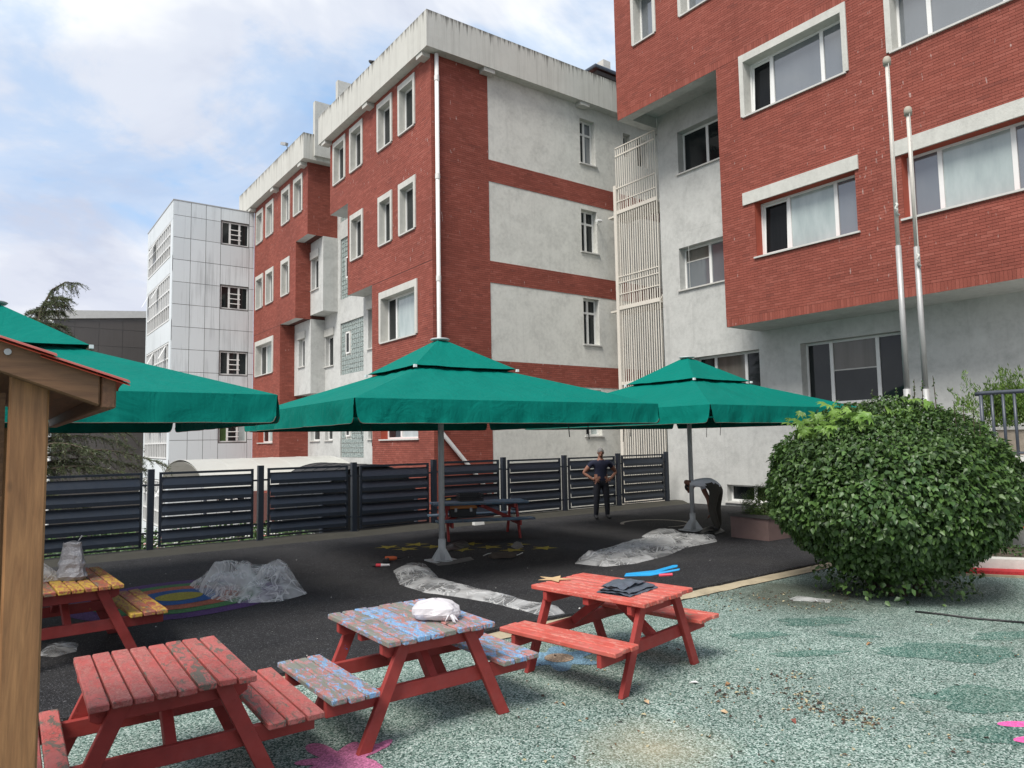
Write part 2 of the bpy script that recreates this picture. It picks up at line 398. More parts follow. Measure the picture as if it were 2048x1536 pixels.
def wood_mat(name, c0, c1, axis):
    mt, t, bs = mat(name); obj = t.n('ShaderNodeTexCoord').outputs['Object']
    sc_ = {0: (0.9, 14, 14), 2: (14, 14, 0.9), 1: (14, 0.9, 14)}[axis]
    p = t.mapping(obj, sc_)
    warp = t.noise(p, 0.9, 3, 0.5, out=1)
    pp = t.vmath('ADD', p, t.vmath('MULTIPLY', warp, (2.2, 2.2, 2.2)))
    g = t.noise(pp, 2.6, 6, 0.62); fine = t.noise(t.mapping(obj, tuple(s * 9 for s in sc_)), 1.0, 4, 0.6)
    c = t.ramp(g, [(0.28, c0), (0.48, tuple((a + b) / 2 for a, b in zip(c0, c1))), (0.7, c1)])
    c = t.mix(1.0, c, t.ramp(fine, [(0.3, 0.8), (0.7, 1.12)]), 'MULTIPLY')
    k = t.n('ShaderNodeTexVoronoi'); t.set(k.inputs[0], t.mapping(obj, {0: (2.4, 6, 6), 2: (6, 6, 2.4), 1: (6, 2.4, 6)}[axis])); k.inputs['Scale'].default_value = 1.6
    kn = t.ramp(k.outputs['Distance'], [(0.03, 1.0), (0.085, 0.0)])
    c = t.mix(t.math('MULTIPLY', kn, 0.75), c, tuple(x * 0.3 for x in c0))
    t.set(bs.inputs['Base Color'], c); bs.inputs['Roughness'].default_value = 0.6
    bump(t, bs, t.math('ADD', g, fine), 0.25, 0.003)
    return mt
M_WOOD_Z = wood_mat('brown_timber_post', (0.17, 0.075, 0.027), (0.35, 0.175, 0.070), 2)
M_WOOD_X = wood_mat('brown_timber_board', (0.105, 0.050, 0.022), (0.21, 0.105, 0.047), 0)
M_WOOD_Y = wood_mat('brown_timber_purlin', (0.10, 0.046, 0.022), (0.20, 0.095, 0.045), 1)
M_TILE = plain('orange_roof_tile', (0.30, 0.045, 0.022), 0.5, var=0.2, scale=12)

def rubber(name, stops, scale, bmp=0.6, tint=None):
    mt, t, bs = mat(name); pos = t.n('ShaderNodeNewGeometry').outputs['Position']
    v = t.n('ShaderNodeTexVoronoi', ins={'Vector': pos, 'Scale': scale}); sepc = t.n('ShaderNodeSeparateColor', ins={0: v.outputs['Color']})
    c = t.ramp(sepc.outputs[0], stops, 'CONSTANT')
    big = t.noise(pos, 0.55, 5, 0.6, 0.4); midn = t.noise(pos, 3.5, 5, 0.65)
    c = t.mix(1.0, c, t.ramp(big, [(0.3, 0.82), (0.7, 1.16)]), 'MULTIPLY'); c = t.mix(1.0, c, t.ramp(midn, [(0.3, 0.86), (0.7, 1.1)]), 'MULTIPLY')
    if tint: c = tint(t, pos, c)
    t.set(bs.inputs['Base Color'], c); bs.inputs['Roughness'].default_value = 0.85; bs.inputs['Specular IOR Level'].default_value = 0.25
    bump(t, bs, t.math('SUBTRACT', 1.0, v.outputs['Distance']), bmp, 0.006)
    return mt
def green_tint(t, pos, c):
    sand = t.n('ShaderNodeVectorMath', operation='DISTANCE', ins={0: t.mapping(pos, (1, 1.0, 1)), 1: (3.55, 3.35, 0)}).outputs['Value']
    mk = t.ramp(t.math('ADD', sand, t.math('MULTIPLY', t.noise(pos, 2.5, 4, 0.6), 0.5)), [(0.25, 0.55), (0.85, 0.0)])
    c = t.mix(mk, c, (0.40, 0.34, 0.22))
    # soil washed out round the big bush
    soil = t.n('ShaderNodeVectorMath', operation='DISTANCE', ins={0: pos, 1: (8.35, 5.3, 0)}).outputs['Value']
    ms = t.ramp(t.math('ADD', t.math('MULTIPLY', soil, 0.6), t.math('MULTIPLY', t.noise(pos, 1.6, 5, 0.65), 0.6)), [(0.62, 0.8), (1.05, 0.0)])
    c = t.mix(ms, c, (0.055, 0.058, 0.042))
    grime = t.ramp(t.noise(pos, 1.1, 6, 0.7, 0.8), [(0.52, 0.0), (0.72, 0.35)])
    return t.mix(grime, c, (0.10, 0.12, 0.095))
GREEN_STOPS = [(0.0, (0.036, 0.070, 0.057)), (0.22, (0.105, 0.170, 0.142)), (0.42, (0.205, 0.280, 0.242)), (0.63, (0.315, 0.390, 0.348)), (0.84, (0.46, 0.52, 0.48)), (0.94, (0.06, 0.095, 0.08))]
M_GREEN = rubber('green_rubber_granules', GREEN_STOPS, 100, 0.5, green_tint)
BLACK_STOPS = [(0.0, (0.013, 0.013, 0.014)), (0.55, (0.025, 0.025, 0.027)), (0.84, (0.046, 0.046, 0.050)), (0.955, (0.12, 0.12, 0.125))]
def dark_tint(t, pos, c):
    d = t.ramp(t.noise(pos, 0.8, 6, 0.65, 0.6), [(0.45, 0.0), (0.75, 0.5)])
    return t.mix(d, c, (0.052, 0.050, 0.048))
M_DARK = rubber('black_rubber_granules', BLACK_STOPS, 120, 0.6, dark_tint)
def mark(name, col, k=0.35, scale=100):
    return rubber(name, [(0.0, tuple(x * (1 - k) for x in col)), (0.3, col), (0.75, tuple(min(1, x * (1 + k)) for x in col))], scale, 0.5)
M_KERB = stucco('kerb_concrete', (0.40, 0.34, 0.235), 0.4)
M_MEMBRANE = plain('olive_membrane', (0.034, 0.032, 0.024), 0.8, var=0.4, scale=3, bmp=0.3)
M_PAVE = stucco('lower_paving', (0.36, 0.35, 0.33), 0.3)
M_SOIL = plain('soil', (0.07, 0.055, 0.038), 0.95, var=0.4, scale=9, bmp=0.6)

def film_mat(name='plastic_film', col=(0.93, 0.93, 0.92)):
    """thin crumpled film: milky streaks and sharp creases over clear patches"""
    mt, t, bs = mat(name); pos = t.n('ShaderNodeTexCoord').outputs['Object']
    bs.inputs['Base Color'].default_value = (*col, 1); bs.inputs['Roughness'].default_value = 0.12; bs.inputs['Specular IOR Level'].default_value = 1.0
    warp = t.vmath('ADD', pos, t.vmath('MULTIPLY', t.noise(pos, 1.6, 1, 0.4, 0.3, out=1), (0.7, 0.7, 0.7)))
    s1 = t.noise(t.mapping(warp, (1.0, 3.4, .8), rot=(0, 0, .9)), 1.2, 2, 0.4, 0.3); s2 = t.noise(t.mapping(warp, (3.6, 1.0, .8), rot=(0, 0, .5)), 1.2, 2, 0.4, 0.3)
    st = t.math('MAXIMUM', t.ramp(s1, [(0.49, 0.0), (0.60, 1.0)]), t.ramp(s2, [(0.52, 0.0), (0.63, 1.0)]))
    def fold(sc_, rot, k):
        n = t.noise(t.mapping(warp, sc_, rot=(0, 0, rot)), k, 1, 0.3, 0.2)
        return t.ramp(t.math('ABSOLUTE', t.math('SUBTRACT', n, 0.5)), [(0.0, 1.0), (0.02, 0.0)])
    cr = t.math('MAXIMUM', t.math('MAXIMUM', fold((1, 2.2, .6), .9, 1.7), fold((2.4, 1, .6), .4, 1.6)), fold((1.5, 1.5, .8), 2.0, 2.6))
    op = t.math('MAXIMUM', t.math('ADD', t.math('MULTIPLY', st, 0.42), 0.16), t.math('MULTIPLY', cr, 0.85))
    bump(t, bs, cr, 0.2, 0.012)
    tl = t.n('ShaderNodeBsdfTranslucent', ins={0: col})
    a = t.n('ShaderNodeMixShader', ins={0: 0.5, 1: bs.outputs[0], 2: tl.outputs[0]})
    tr = t.n('ShaderNodeBsdfTransparent', ins={0: (0.96, 0.965, 0.97)})
    b = t.n('ShaderNodeMixShader', ins={0: op, 1: tr.outputs[0], 2: a.outputs[0]})
    t.set(mt.node_tree.nodes['Material Output'].inputs[0], b.outputs[0])
    return mt
M_FILM = film_mat(); 
def bag_mat():
    mt, t, bs = mat('white_bag_film'); pos = t.n('ShaderNodeTexCoord').outputs['Object']
    bs.inputs['Base Color'].default_value = (0.80, 0.77, 0.78, 1); bs.inputs['Roughness'].default_value = 0.3
    bump(t, bs, t.noise(pos, 14, 3, 0.6, 1.4), 0.4, 0.015)
    tl = t.n('ShaderNodeBsdfTranslucent', ins={0: (0.75, 0.7, 0.71)})
    a = t.n('ShaderNodeMixShader', ins={0: 0.3, 1: bs.outputs[0], 2: tl.outputs[0]}); t.set(mt.node_tree.nodes['Material Output'].inputs[0], a.outputs[0]); return mt
M_BAG = bag_mat()
M_SACK = plain('silver_sack', (0.25, 0.25, 0.265), 0.33, 0.35, 0.35, 18, 0.9)

def leaf_mat(name, c0, c1, island=True, tr=0.25):
    mt, t, bs = mat(name); g = t.n('ShaderNodeNewGeometry')
    rnd = g.outputs['Random Per Island'] if island else t.n('ShaderNodeObjectInfo').outputs['Random']
    c = t.mix(rnd, c0, c1)
    ln = t.noise(g.outputs['Position'], 2.2, 3, 0.6)
    c = t.mix(1.0, c, t.ramp(ln, [(0.3, 0.7), (0.7, 1.3)]), 'MULTIPLY')
    t.set(bs.inputs['Base Color'], c); bs.inputs['Roughness'].default_value = 0.42; bs.inputs['Specular IOR Level'].default_value = 0.45
    tl = t.n('ShaderNodeBsdfTranslucent', ins={0: c})
    mx = t.n('ShaderNodeMixShader', ins={0: tr, 1: bs.outputs[0], 2: tl.outputs[0]})
    t.set(mt.node_tree.nodes['Material Output'].inputs[0], mx.outputs[0])
    return mt
M_LEAF = leaf_mat('bush_leaf', (0.024, 0.058, 0.014), (0.090, 0.165, 0.040)); M_LEAF1 = leaf_mat('bush_leaf_single', (0.034, 0.08, 0.024), (0.095, 0.18, 0.05), False)
M_CREEP = leaf_mat('creeper_leaf', (0.13, 0.25, 0.045), (0.22, 0.36, 0.075), False, 0.35)
M_NEEDLE = leaf_mat('cedar_needle', (0.050, 0.072, 0.038), (0.13, 0.16, 0.06), True, 0.15)
M_CONIF = leaf_mat('conifer_spray', (0.055, 0.12, 0.02), (0.15, 0.24, 0.04), True, 0.2)
M_BOX = leaf_mat('boxwood_leaf', (0.04, 0.085, 0.014), (0.11, 0.17, 0.03), True, 0.2)
M_COVER = leaf_mat('groundcover_leaf', (0.03, 0.075, 0.02), (0.09, 0.16, 0.04), True, 0.2)
M_BARK = plain('bark', (0.075, 0.055, 0.04), 0.9, var=0.35, scale=14, bmp=0.5)
M_SKIN = plain('skin', (0.25, 0.115, 0.075), 0.55, var=0.08); M_HAIR = plain('grey_hair', (0.16, 0.155, 0.15), 0.7, var=0.4, scale=60)
M_NAVY = plain('navy_polo', (0.008, 0.011, 0.032), 0.85, var=0.2, scale=20); M_TROUS = plain('charcoal_trousers', (0.012, 0.013, 0.02), 0.85, var=0.2, scale=20)
M_SHIRT = plain('white_shirt', (0.75, 0.77, 0.82), 0.85, var=0.06); M_OLIVE = plain('olive_trousers', (0.050, 0.045, 0.035), 0.85, var=0.2, scale=20)
M_SHOE = plain('dark_shoe', (0.03, 0.03, 0.032), 0.6); M_DKHAIR = plain('dark_hair', (0.02, 0.016, 0.014), 0.6)
M_EYE = plain('eye', (0.02, 0.015, 0.012), 0.2)

# ------------------------------------------------------------------ wall faces: plane X = c ('X') or Y = c ('Y'); n runs into the building
class Face:
    def __init__(s, kind, c): s.k = kind; s.c = c
    def p(s, u, n, z): return (s.c + n, u, z) if s.k == 'X' else (u, s.c + n, z)
    def box(s, mb, u0, u1, n0, n1, z0, z1, mi=0): mb.box(s.p(u0, n0, z0), s.p(u1, n1, z1), mi)
def wall_face(mb, face, u0, u1, z0, z1, holes, depth=0.35, n0=0.0, mi=0, mi_rev=0, rim=(None, None, None, None), mi_rev_of=None):
    """front sheet with holes, reveals going in, and rims (left, right, bottom, top: material or None)"""
    us = sorted({u0, u1, *[h[0] for h in holes], *[h[1] for h in holes]}); zs = sorted({z0, z1, *[h[2] for h in holes], *[h[3] for h in holes]})
    us = [u for u in us if u0 <= u <= u1]; zs = [z for z in zs if z0 <= z <= z1]
    for a, b in zip(us, us[1:]):
        for c, d in zip(zs, zs[1:]):
            cu, cz = (a + b) / 2, (c + d) / 2
            if any(h[0] < cu < h[1] and h[2] < cz < h[3] for h in holes): continue
            mb.add([face.p(a, n0, c), face.p(b, n0, c), face.p(b, n0, d), face.p(a, n0, d)], [(0, 1, 2, 3)], mi)
    def strip(a, b, c, d, m_):   # line (a,c)-(b,d) extruded inwards
        mb.add([face.p(a, n0, c), face.p(b, n0, d), face.p(b, depth, d), face.p(a, depth, c)], [(0, 1, 2, 3)], m_)
    for k, h in enumerate(holes):
        mr = mi_rev if mi_rev_of is None else mi_rev_of[k]
        strip(h[0], h[0], h[2], h[3], mr); strip(h[1], h[1], h[2], h[3], mr); strip(h[0], h[1], h[2], h[2], mr); strip(h[0], h[1], h[3], h[3], mr)
    for m_, (a, b, c, d) in zip(rim, ((u0, u0, z0, z1), (u1, u1, z0, z1), (u0, u1, z0, z0), (u0, u1, z1, z1))):
        if m_ is not None: strip(a, b, c, d, m_)

BL, BH, JT, JV = 0.215, 0.058, 0.0075, 0.0045     # brick length, height, joint
BRICKS = {}
def lay_bricks(key, face, u0, u1, z0, z1, holes=(), n0=0.0, soldier=None):
    """running bond; soldier = (z0, z1) of an upright course"""
    out = BRICKS.setdefault(key, [])
    z = z0; row = 0
    while z < z1 - 0.03:
        if soldier and soldier[0] - 1e-4 <= z < soldier[1] - 1e-4: zh, L, off = soldier[1] - z - JT, BH + 0.01, 0.0
        else: zh, L, off = min(BH, z1 - z), BL, (BL + JV) / 2 if row % 2 else 0.0
        zc = z + zh / 2
        gaps = sorted((h[0], h[1]) for h in holes if h[2] - 0.02 < zc < h[3] + 0.02)
        u = u0 - off
        while u < u1:
            segs = [(max(u, u0), min(u + L, u1))]
            for g0, g1 in gaps:
                segs = [q for a, b in segs for q in ((a, min(b, g0)), (max(a, g1), b)) if q[1] - q[0] > 0]
            for a, b in segs:
                if b - a > 0.025: out.append((face, a, b, z, z + zh, n0, b - a > L - 1e-6))
            u += L + JV
        z += zh + JT; row += 1
def build_bricks(key, parent, most=295):
    bl = BRICKS[key]; pd = 0.009 if key == 'r' else 0.006
    sizes = []
    for i, (f, a, b, z, z2, n0, full) in enumerate(bl):
        if not full: continue
        x, y, d = project(f.p((a + b) / 2, n0, (z + z2) / 2))
        if d > 0 and 0 < x < 2048 and 0 < y < 1536:
            v = (Vector(f.p((a + b) / 2, n0, z)) - _C); fc = abs(v.x if f.k == 'X' else v.y) / v.length
            sizes.append(((b - a) * (z2 - z) / d ** 2 * fc, i))
    sizes.sort(reverse=True); pick = {i for _, i in sizes[:most]}
    V = np.zeros((len(bl) - len(pick), 8, 3), np.float32); k = 0; unit = {}
    for i, (f, a, b, z, z2, n0, full) in enumerate(bl):
        nf = n0 - pd + random.uniform(-0.0015, 0.0015); nb = n0 + 0.004
        if i in pick:
            key2 = (f.k, round(b - a, 3), round(z2 - z, 3))
            if key2 not in unit:
                L, h = (b - a) / 2, (z2 - z) / 2; g = Face(f.k, 0.0); mb = MB(); g.box(mb, -L, L, -pd, 0.004, -h, h); me = mb.mesh('brick', M_BRICK1); unit[key2] = me
            o = link('brick', unit[key2], parent); o.location = f.p((a + b) / 2, n0 + random.uniform(-0.0015, 0.0015), (z + z2) / 2)
            continue
        V[k] = [f.p(a, nf, z), f.p(b, nf, z), f.p(b, nf, z2), f.p(a, nf, z2), f.p(a, nb, z), f.p(b, nb, z), f.p(b, nb, z2), f.p(a, nb, z2)]; k += 1
    q = np.array([(0, 1, 2, 3), (0, 4, 5, 1), (1, 5, 6, 2), (2, 6, 7, 3), (3, 7, 4, 0)], np.int32)
    Fq = (q[None] + (np.arange(len(V)) * 8)[:, None, None]).reshape(-1, 4)
    o = link('brickwork', np_mesh('brickwork', V.reshape(-1, 3), Fq, M_BRICK), parent); o['kind'] = 'stuff'

def make_window(parent, face, u0, u1, z0, z1, cols, glass, n=0.22, sill=True, surround=None, transom=None, open_leaf=None, lintel=None, sill_out=0.06, name='window', rails=False, blinds=None):
    """one window: frame with panes, sill and surround as its pieces. cols = fractions; glass = a material per column"""
    fw = 0.055; mb = MB()
    face.box(mb, u0, u0 + fw, n, n + 0.07, z0, z1); face.box(mb, u1 - fw, u1, n, n + 0.07, z0, z1)
    face.box(mb, u0 + fw, u1 - fw, n + 0.001, n + 0.069, z0, z0 + fw); face.box(mb, u0 + fw, u1 - fw, n + 0.001, n + 0.069, z1 - fw, z1)
    xs = [u0 + (u1 - u0) * c for c in cols]
    for x in xs[1:-1]: face.box(mb, x - 0.045, x + 0.045, n - 0.003, n + 0.066, z0 + fw, z1 - fw)
    if transom: zt = z0 + (z1 - z0) * transom; face.box(mb, u0 + fw, u1 - fw, n - 0.006, n + 0.063, zt - 0.035, zt + 0.035)
    w = mb.build(name, M_PVC, parent)
    for k, (a, b) in enumerate(zip(xs, xs[1:])):
        tilt = 0.0
        g = glass[k % len(glass)]
        a2 = a + (fw if k == 0 else 0.045); b2 = b - (fw if k == len(xs) - 2 else 0.045)
        if open_leaf is not None and k == open_leaf:      # bottom-hung leaf tilted inwards, dark room behind
            m2 = MB(); tt = 0.055
            def q(u, e, v): return face.p(u, n + 0.018 + e * .6 + tt * v, z0 + fw + (z1 - z0 - 2 * fw) * v)
            for (ua, ub, va, vb) in ((a2, a2 + 0.05, 0, 1), (b2 - 0.05, b2, 0, 1), (a2 + .05, b2 - .05, 0, 0.04), (a2 + .05, b2 - .05, 0.96, 1)):
                m2.add([q(ua, -.02, va), q(ub, -.02, va), q(ub, -.02, vb), q(ua, -.02, vb), q(ua, .02, va), q(ub, .02, va), q(ub, .02, vb), q(ua, .02, vb)], [(0, 1, 2, 3), (4, 7, 6, 5), (0, 4, 5, 1), (1, 5, 6, 2), (2, 6, 7, 3), (3, 7, 4, 0)])
            m2.build('sash', M_PVC, w)
            m3 = MB(); m3.add([q(a2 + .05, 0, .04), q(b2 - .05, 0, .04), q(b2 - .05, 0, .96), q(a2 + .05, 0, .96)], [(0, 1, 2, 3)]); m3.build('pane', M_GLASS_OPEN, w)
            m4 = MB(); face.box(m4, a2, b2, n + 0.08, n + 0.086, z0 + fw, z1 - fw); m4.build('dark_room', M_BLACK, w)
            continue
        if blinds and k in blinds:
            zb_ = z1 - fw - (z1 - z0 - 2 * fw) * blinds[k]; mq = MB(); mq.add([face.p(a2, n + .03, z0 + fw), face.p(b2, n + .03, z0 + fw), face.p(b2, n + .03, zb_), face.p(a2, n + .03, zb_)], [(0, 1, 2, 3)]); mq.build('pane', g, w)
            mq = MB(); mq.add([face.p(a2, n + .031, zb_), face.p(b2, n + .031, zb_), face.p(b2, n + .031, z1 - fw), face.p(a2, n + .031, z1 - fw)], [(0, 1, 2, 3)]); mq.build('blind', M_BLIND, w)
            mq = MB(); face.box(mq, a2, b2, n + .022, n + .036, zb_ - .02, zb_ + .012); mq.build('blind_bar', M_SILL, w); continue
        for (c, d) in (((z0 + fw, z1 - fw),) if not transom else ((z0 + fw, zt - 0.035), (zt + 0.035, z1 - fw))):
            m2 = MB(); j = random.uniform(-0.004, 0.004); nn = n + 0.03
            m2.add([face.p(a2, nn + j, c), face.p(b2, nn - j, c), face.p(b2, nn - j * 0.4, d), face.p(a2, nn + j * 1.4, d)], [(0, 1, 2, 3)])
            m2.build('pane', g, w)
    if rails:
        for r_ in range(3):
            mr = MB(); zz = z0 + 0.25 + 0.24 * r_; mr.tube([face.p(xs[1] - 0.05, -0.05, zz), face.p(xs[2] + 0.05, -0.05, zz)], 0.022, 6); mr.build('guard_rail', M_PVC, w)
    if sill: mb = MB(); face.box(mb, u0 - 0.06, u1 + 0.06, -sill_out, n, z0 - 0.045, z0 - 0.002); mb.build('sill', M_SILL, w)
    if lintel:
        mb = MB(); face.box(mb, u0 - lintel[0], u1 + lintel[1], -0.05, 0.002, z1 + 0.002, z1 + lintel[2]); mb.build('lintel', M_CONC, w)
    if surround:
        s = surround; mb = MB(); e = 0.004
        face.box(mb, u0 - s, u0 + e, -0.045, n - 0.003, z0 - 0.003, z1 + s * 1.6); face.box(mb, u1 - e, u1 + s, -0.045, n - 0.003, z0 - 0.003, z1 + s * 1.6)
        face.box(mb, u0 + e, u1 - e, -0.043, n - 0.003, z1 - e, z1 + s * 1.6 - 0.002)
        mb.build('surround', M_CONC, w)
    return w

# ================================================================== SETTING
def ground():
    mb = MB(); mb.add([(-25, -14, 0), (17.6, -14, 0), (17.6, 6.08, 0), (-25, 6.08, 0)], [(0, 1, 2, 3)])
    g = mb.build('ground', M_GREEN); tag(g, kind='structure')
    # black rubber sheet, its cut edge standing 4 cm above the kerb
    mb = MB(); n = 260; top = []; 
    for i in range(n + 1):
        x = -25 + 42.5 * i / n; j = 6.30 + 0.03 * noise.noise((x * 1.7, 0, 0)) + 0.012 * noise.noise((x * 9, 3, 0)); top.append((x, j))
    for (x, j), (x2, j2) in zip(top, top[1:]):
        mb.add([(x, j, 0.045), (x2, j2, 0.045), (x2, 14.98, 0.0), (x, 14.98, 0.0)], [(0, 1, 2, 3)])
        mb.add([(x, j - 0.015, -0.02), (x2, j2 - 0.015, -0.02), (x2, j2, 0.045), (x, j, 0.045)], [(0, 1, 2, 3)])
    d = mb.build('dark_rubber_floor', M_DARK); tag(d, kind='structure')
    mb = MB()
    def kf(u, v):
        x = -25 + 42.5 * u; y = 6.06 + 0.26 * v
        return (x, y + 0.02 * noise.noise((x * 2, v * 3, 1)), 0.012 + 0.02 * math.sin(v * math.pi) + 0.012 * noise.noise((x * 3.1, v * 2, 4)))
    mb.grid(kf, 300, 4); k = mb.build('kerb', M_KERB, smooth=True); tag(k, kind='structure')
    # turned-up membrane at the foot of the fence, with the retaining wall below it
    mb = MB()
    def mf(u, v):
        x = -25 + 42.4 * u; w = 0.02 * noise.noise((x * 1.3, 0, 7))
        pr = [(14.55, -0.004), (14.75, 0.02), (14.93, 0.075), (15.22, 0.085), (15.3, 0.03)]
        i = min(int(v * 4), 3); f = v * 4 - i
        y = pr[i][0] * (1 - f) + pr[i + 1][0] * f; z = pr[i][1] * (1 - f) + pr[i + 1][1] * f
        return (x, y + w, z + 0.02 * noise.noise((x * 0.8, v * 2, 2)) * math.sin(v * math.pi))
    mb.grid(mf, 160, 8); k = mb.build('membrane_upstand', M_MEMBRANE, smooth=True); tag(k, kind='structure')
    mb = MB(); mb.box((-25, 14.9, -3.6), (17.4, 15.28, 0.0)); k = mb.build('retaining_wall', M_STUCCO_W); tag(k, kind='structure')
    mb = MB(); mb.add([(-160, 15.2, -3.6), (220, 15.2, -3.6), (220, 260, -3.6), (-160, 260, -3.6)], [(0, 1, 2, 3)]); k = mb.build('lower_ground', M_PAVE); tag(k, kind='structure')
    mb = MB(); mb.add([(-160, -160, -3.7), (220, -160, -3.7), (220, 15.2, -3.7), (-160, 15.2, -3.7)], [(0, 1, 2, 3)]); k = mb.build('surrounding_terrain', M_SOIL); tag(k, kind='structure')
    mb = MB(); mb.box((-10, 15.3, -3.55), (6.6, 20.5, -0.42)); k = mb.build('garden_terrace', M_SOIL); tag(k, kind='structure')
    return g, d
GROUND, DARK = ground()
def zdark(y): return 0.045 * (14.98 - y) / (14.98 - 6.3)
def on_dark(px, py): 
    p = atZ(px, py, 0.02); p = atZ(px, py, zdark(p.y)); return p

def blob(parent, name, mt, pts, z):
    mb = MB(); c = (sum(p[0] for p in pts) / len(pts), sum(p[1] for p in pts) / len(pts))
    zf = z if callable(z) else (lambda y: z)
    n = len(pts); mb.add([(c[0], c[1], zf(c[1]))] + [(p[0], p[1], zf(p[1])) for p in pts], [(0, i + 1, (i + 1) % n + 1) for i in range(n)])
    return mb.build(name, mt, parent)
def circle(cx, cy, r, n=48, wob=0.0, ry=None, rot=0): 
    ry = ry or r; out = []
    for i in range(n):
        t = 2 * math.pi * i / n; k = 1 + wob * noise.noise((math.cos(t) * 2 + cx, math.sin(t) * 2, cy))
        x, y = r * k * math.cos(t), ry * k * math.sin(t); out.append((cx + x * math.cos(rot) - y * math.sin(rot), cy + x * math.sin(rot) + y * math.cos(rot)))
    return out
def markings():
    cx, cy = 2.1, 10.35
    for k, (r, col, nm) in enumerate(((1.30, (0.075, 0.03, 0.13), 'purple ring of the round floor target'), (1.02, (0.05, 0.16, 0.055), 'green ring'), (0.79, (0.36, 0.10, 0.055), 'orange ring'), (0.53, (0.015, 0.08, 0.25), 'blue ring'), (0.285, (0.30, 0.25, 0.03), 'yellow centre'))):
        o = blob(DARK, 'ring_marking', mark('mark_ring', col), circle(cx, cy, r, 64, 0.03), lambda y, k=k: zdark(y) + 0.004 * (k + 1)); o['label'] = nm
    star = mark('mark_star', (0.33, 0.26, 0.035), 0.4)
    for zx, zy in ((290, 965), (430, 980), (500, 945), (640, 962), (910, 940), (845, 985), (1065, 965), (1270, 945), (1235, 988), (1470, 972)):
        p = on_dark(700 + zx * .2637, 840 + zy * .2637); a0 = random.uniform(0, 1.2)
        pts = [(p.x + (0.27 if i % 2 == 0 else 0.105) * math.cos(a0 + i * math.pi / 5), p.y + (0.27 if i % 2 == 0 else 0.105) * math.sin(a0 + i * math.pi / 5)) for i in range(10)]
        blob(DARK, 'star_marking', star, pts, lambda y: zdark(y) + 0.005)
    # white open arc
    mb = MB(); c = on_dark(1310, 1047)
    def af(u, v):
        t = R(-150) + R(265) * u; t += R(35); r = 0.72 + 0.13 * v * (0.6 + 0.4 * math.sin(u * math.pi)); x, y = c.x + r * math.cos(t), c.y + r * math.sin(t); return (x, y, zdark(y) + 0.005)
    mb.grid(af, 40, 1); mb.build('arc_marking', mark('mark_white', (0.36, 0.33, 0.28), 0.4), DARK)
    # pale blue flower with tan heart
    p = atZ(1118, 1317); pts = []
    for i in range(60):
        t = 2 * math.pi * i / 60; r = 0.30 + 0.085 * math.cos(6 * t + .5); pts.append((p.x + r * math.cos(t), p.y + r * math.sin(t)))
    blob(GROUND, 'flower_marking', mark('mark_blue', (0.17, 0.30, 0.40), 0.4), pts, 0.004)
    blob(GROUND, 'flower_marking', mark('mark_tan', (0.33, 0.25, 0.18), 0.4), circle(p.x, p.y, 0.135), 0.008)
    # pink splat under the blue table, pink blobs at the picture's edge
    pink = mark('mark_pink', (0.52, 0.17, 0.30), 0.3)
    p = atZ(680, 1520); pts = []
    for i in range(90):
        t = 2 * math.pi * i / 90; r = 0.20 + 0.11 * max(0, math.sin(4.0 * t + 0.6)) ** 0.8 + 0.06 * math.sin(7 * t + 2) + 0.03 * noise.noise((math.cos(t) * 3, math.sin(t) * 3, 8)); pts.append((p.x + r * 1.08 * math.cos(t), p.y + r * math.sin(t)))
    blob(GROUND, 'splat_marking', pink, pts, 0.004)
    p = atZ(765, 1492); blob(GROUND, 'splat_marking', pink, circle(p.x, p.y, 0.10, ry=0.04, rot=0.5), 0.006)
    pink2 = mark('mark_pink_bright', (0.75, 0.12, 0.36), 0.2)
    p = atZ(2032, 1449); blob(GROUND, 'splat_marking', pink2, circle(p.x, p.y, 0.125, ry=0.05, rot=-0.62), 0.004)
    p = atZ(2062, 1480); blob(GROUND, 'splat_marking', pink2, circle(p.x, p.y, 0.12, ry=0.05, rot=-0.5), 0.004)
    # darker green wobbly ellipses laid just above the floor
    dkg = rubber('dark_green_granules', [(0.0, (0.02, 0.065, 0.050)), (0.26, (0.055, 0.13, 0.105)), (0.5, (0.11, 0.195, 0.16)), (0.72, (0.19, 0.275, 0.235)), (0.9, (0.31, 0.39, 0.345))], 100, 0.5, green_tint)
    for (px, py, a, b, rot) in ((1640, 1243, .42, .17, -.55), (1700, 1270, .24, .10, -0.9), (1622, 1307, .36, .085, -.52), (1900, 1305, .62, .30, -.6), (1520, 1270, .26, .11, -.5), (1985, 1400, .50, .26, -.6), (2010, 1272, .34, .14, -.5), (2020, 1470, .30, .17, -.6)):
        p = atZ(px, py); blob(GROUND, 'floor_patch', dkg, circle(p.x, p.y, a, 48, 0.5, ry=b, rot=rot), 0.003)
markings()

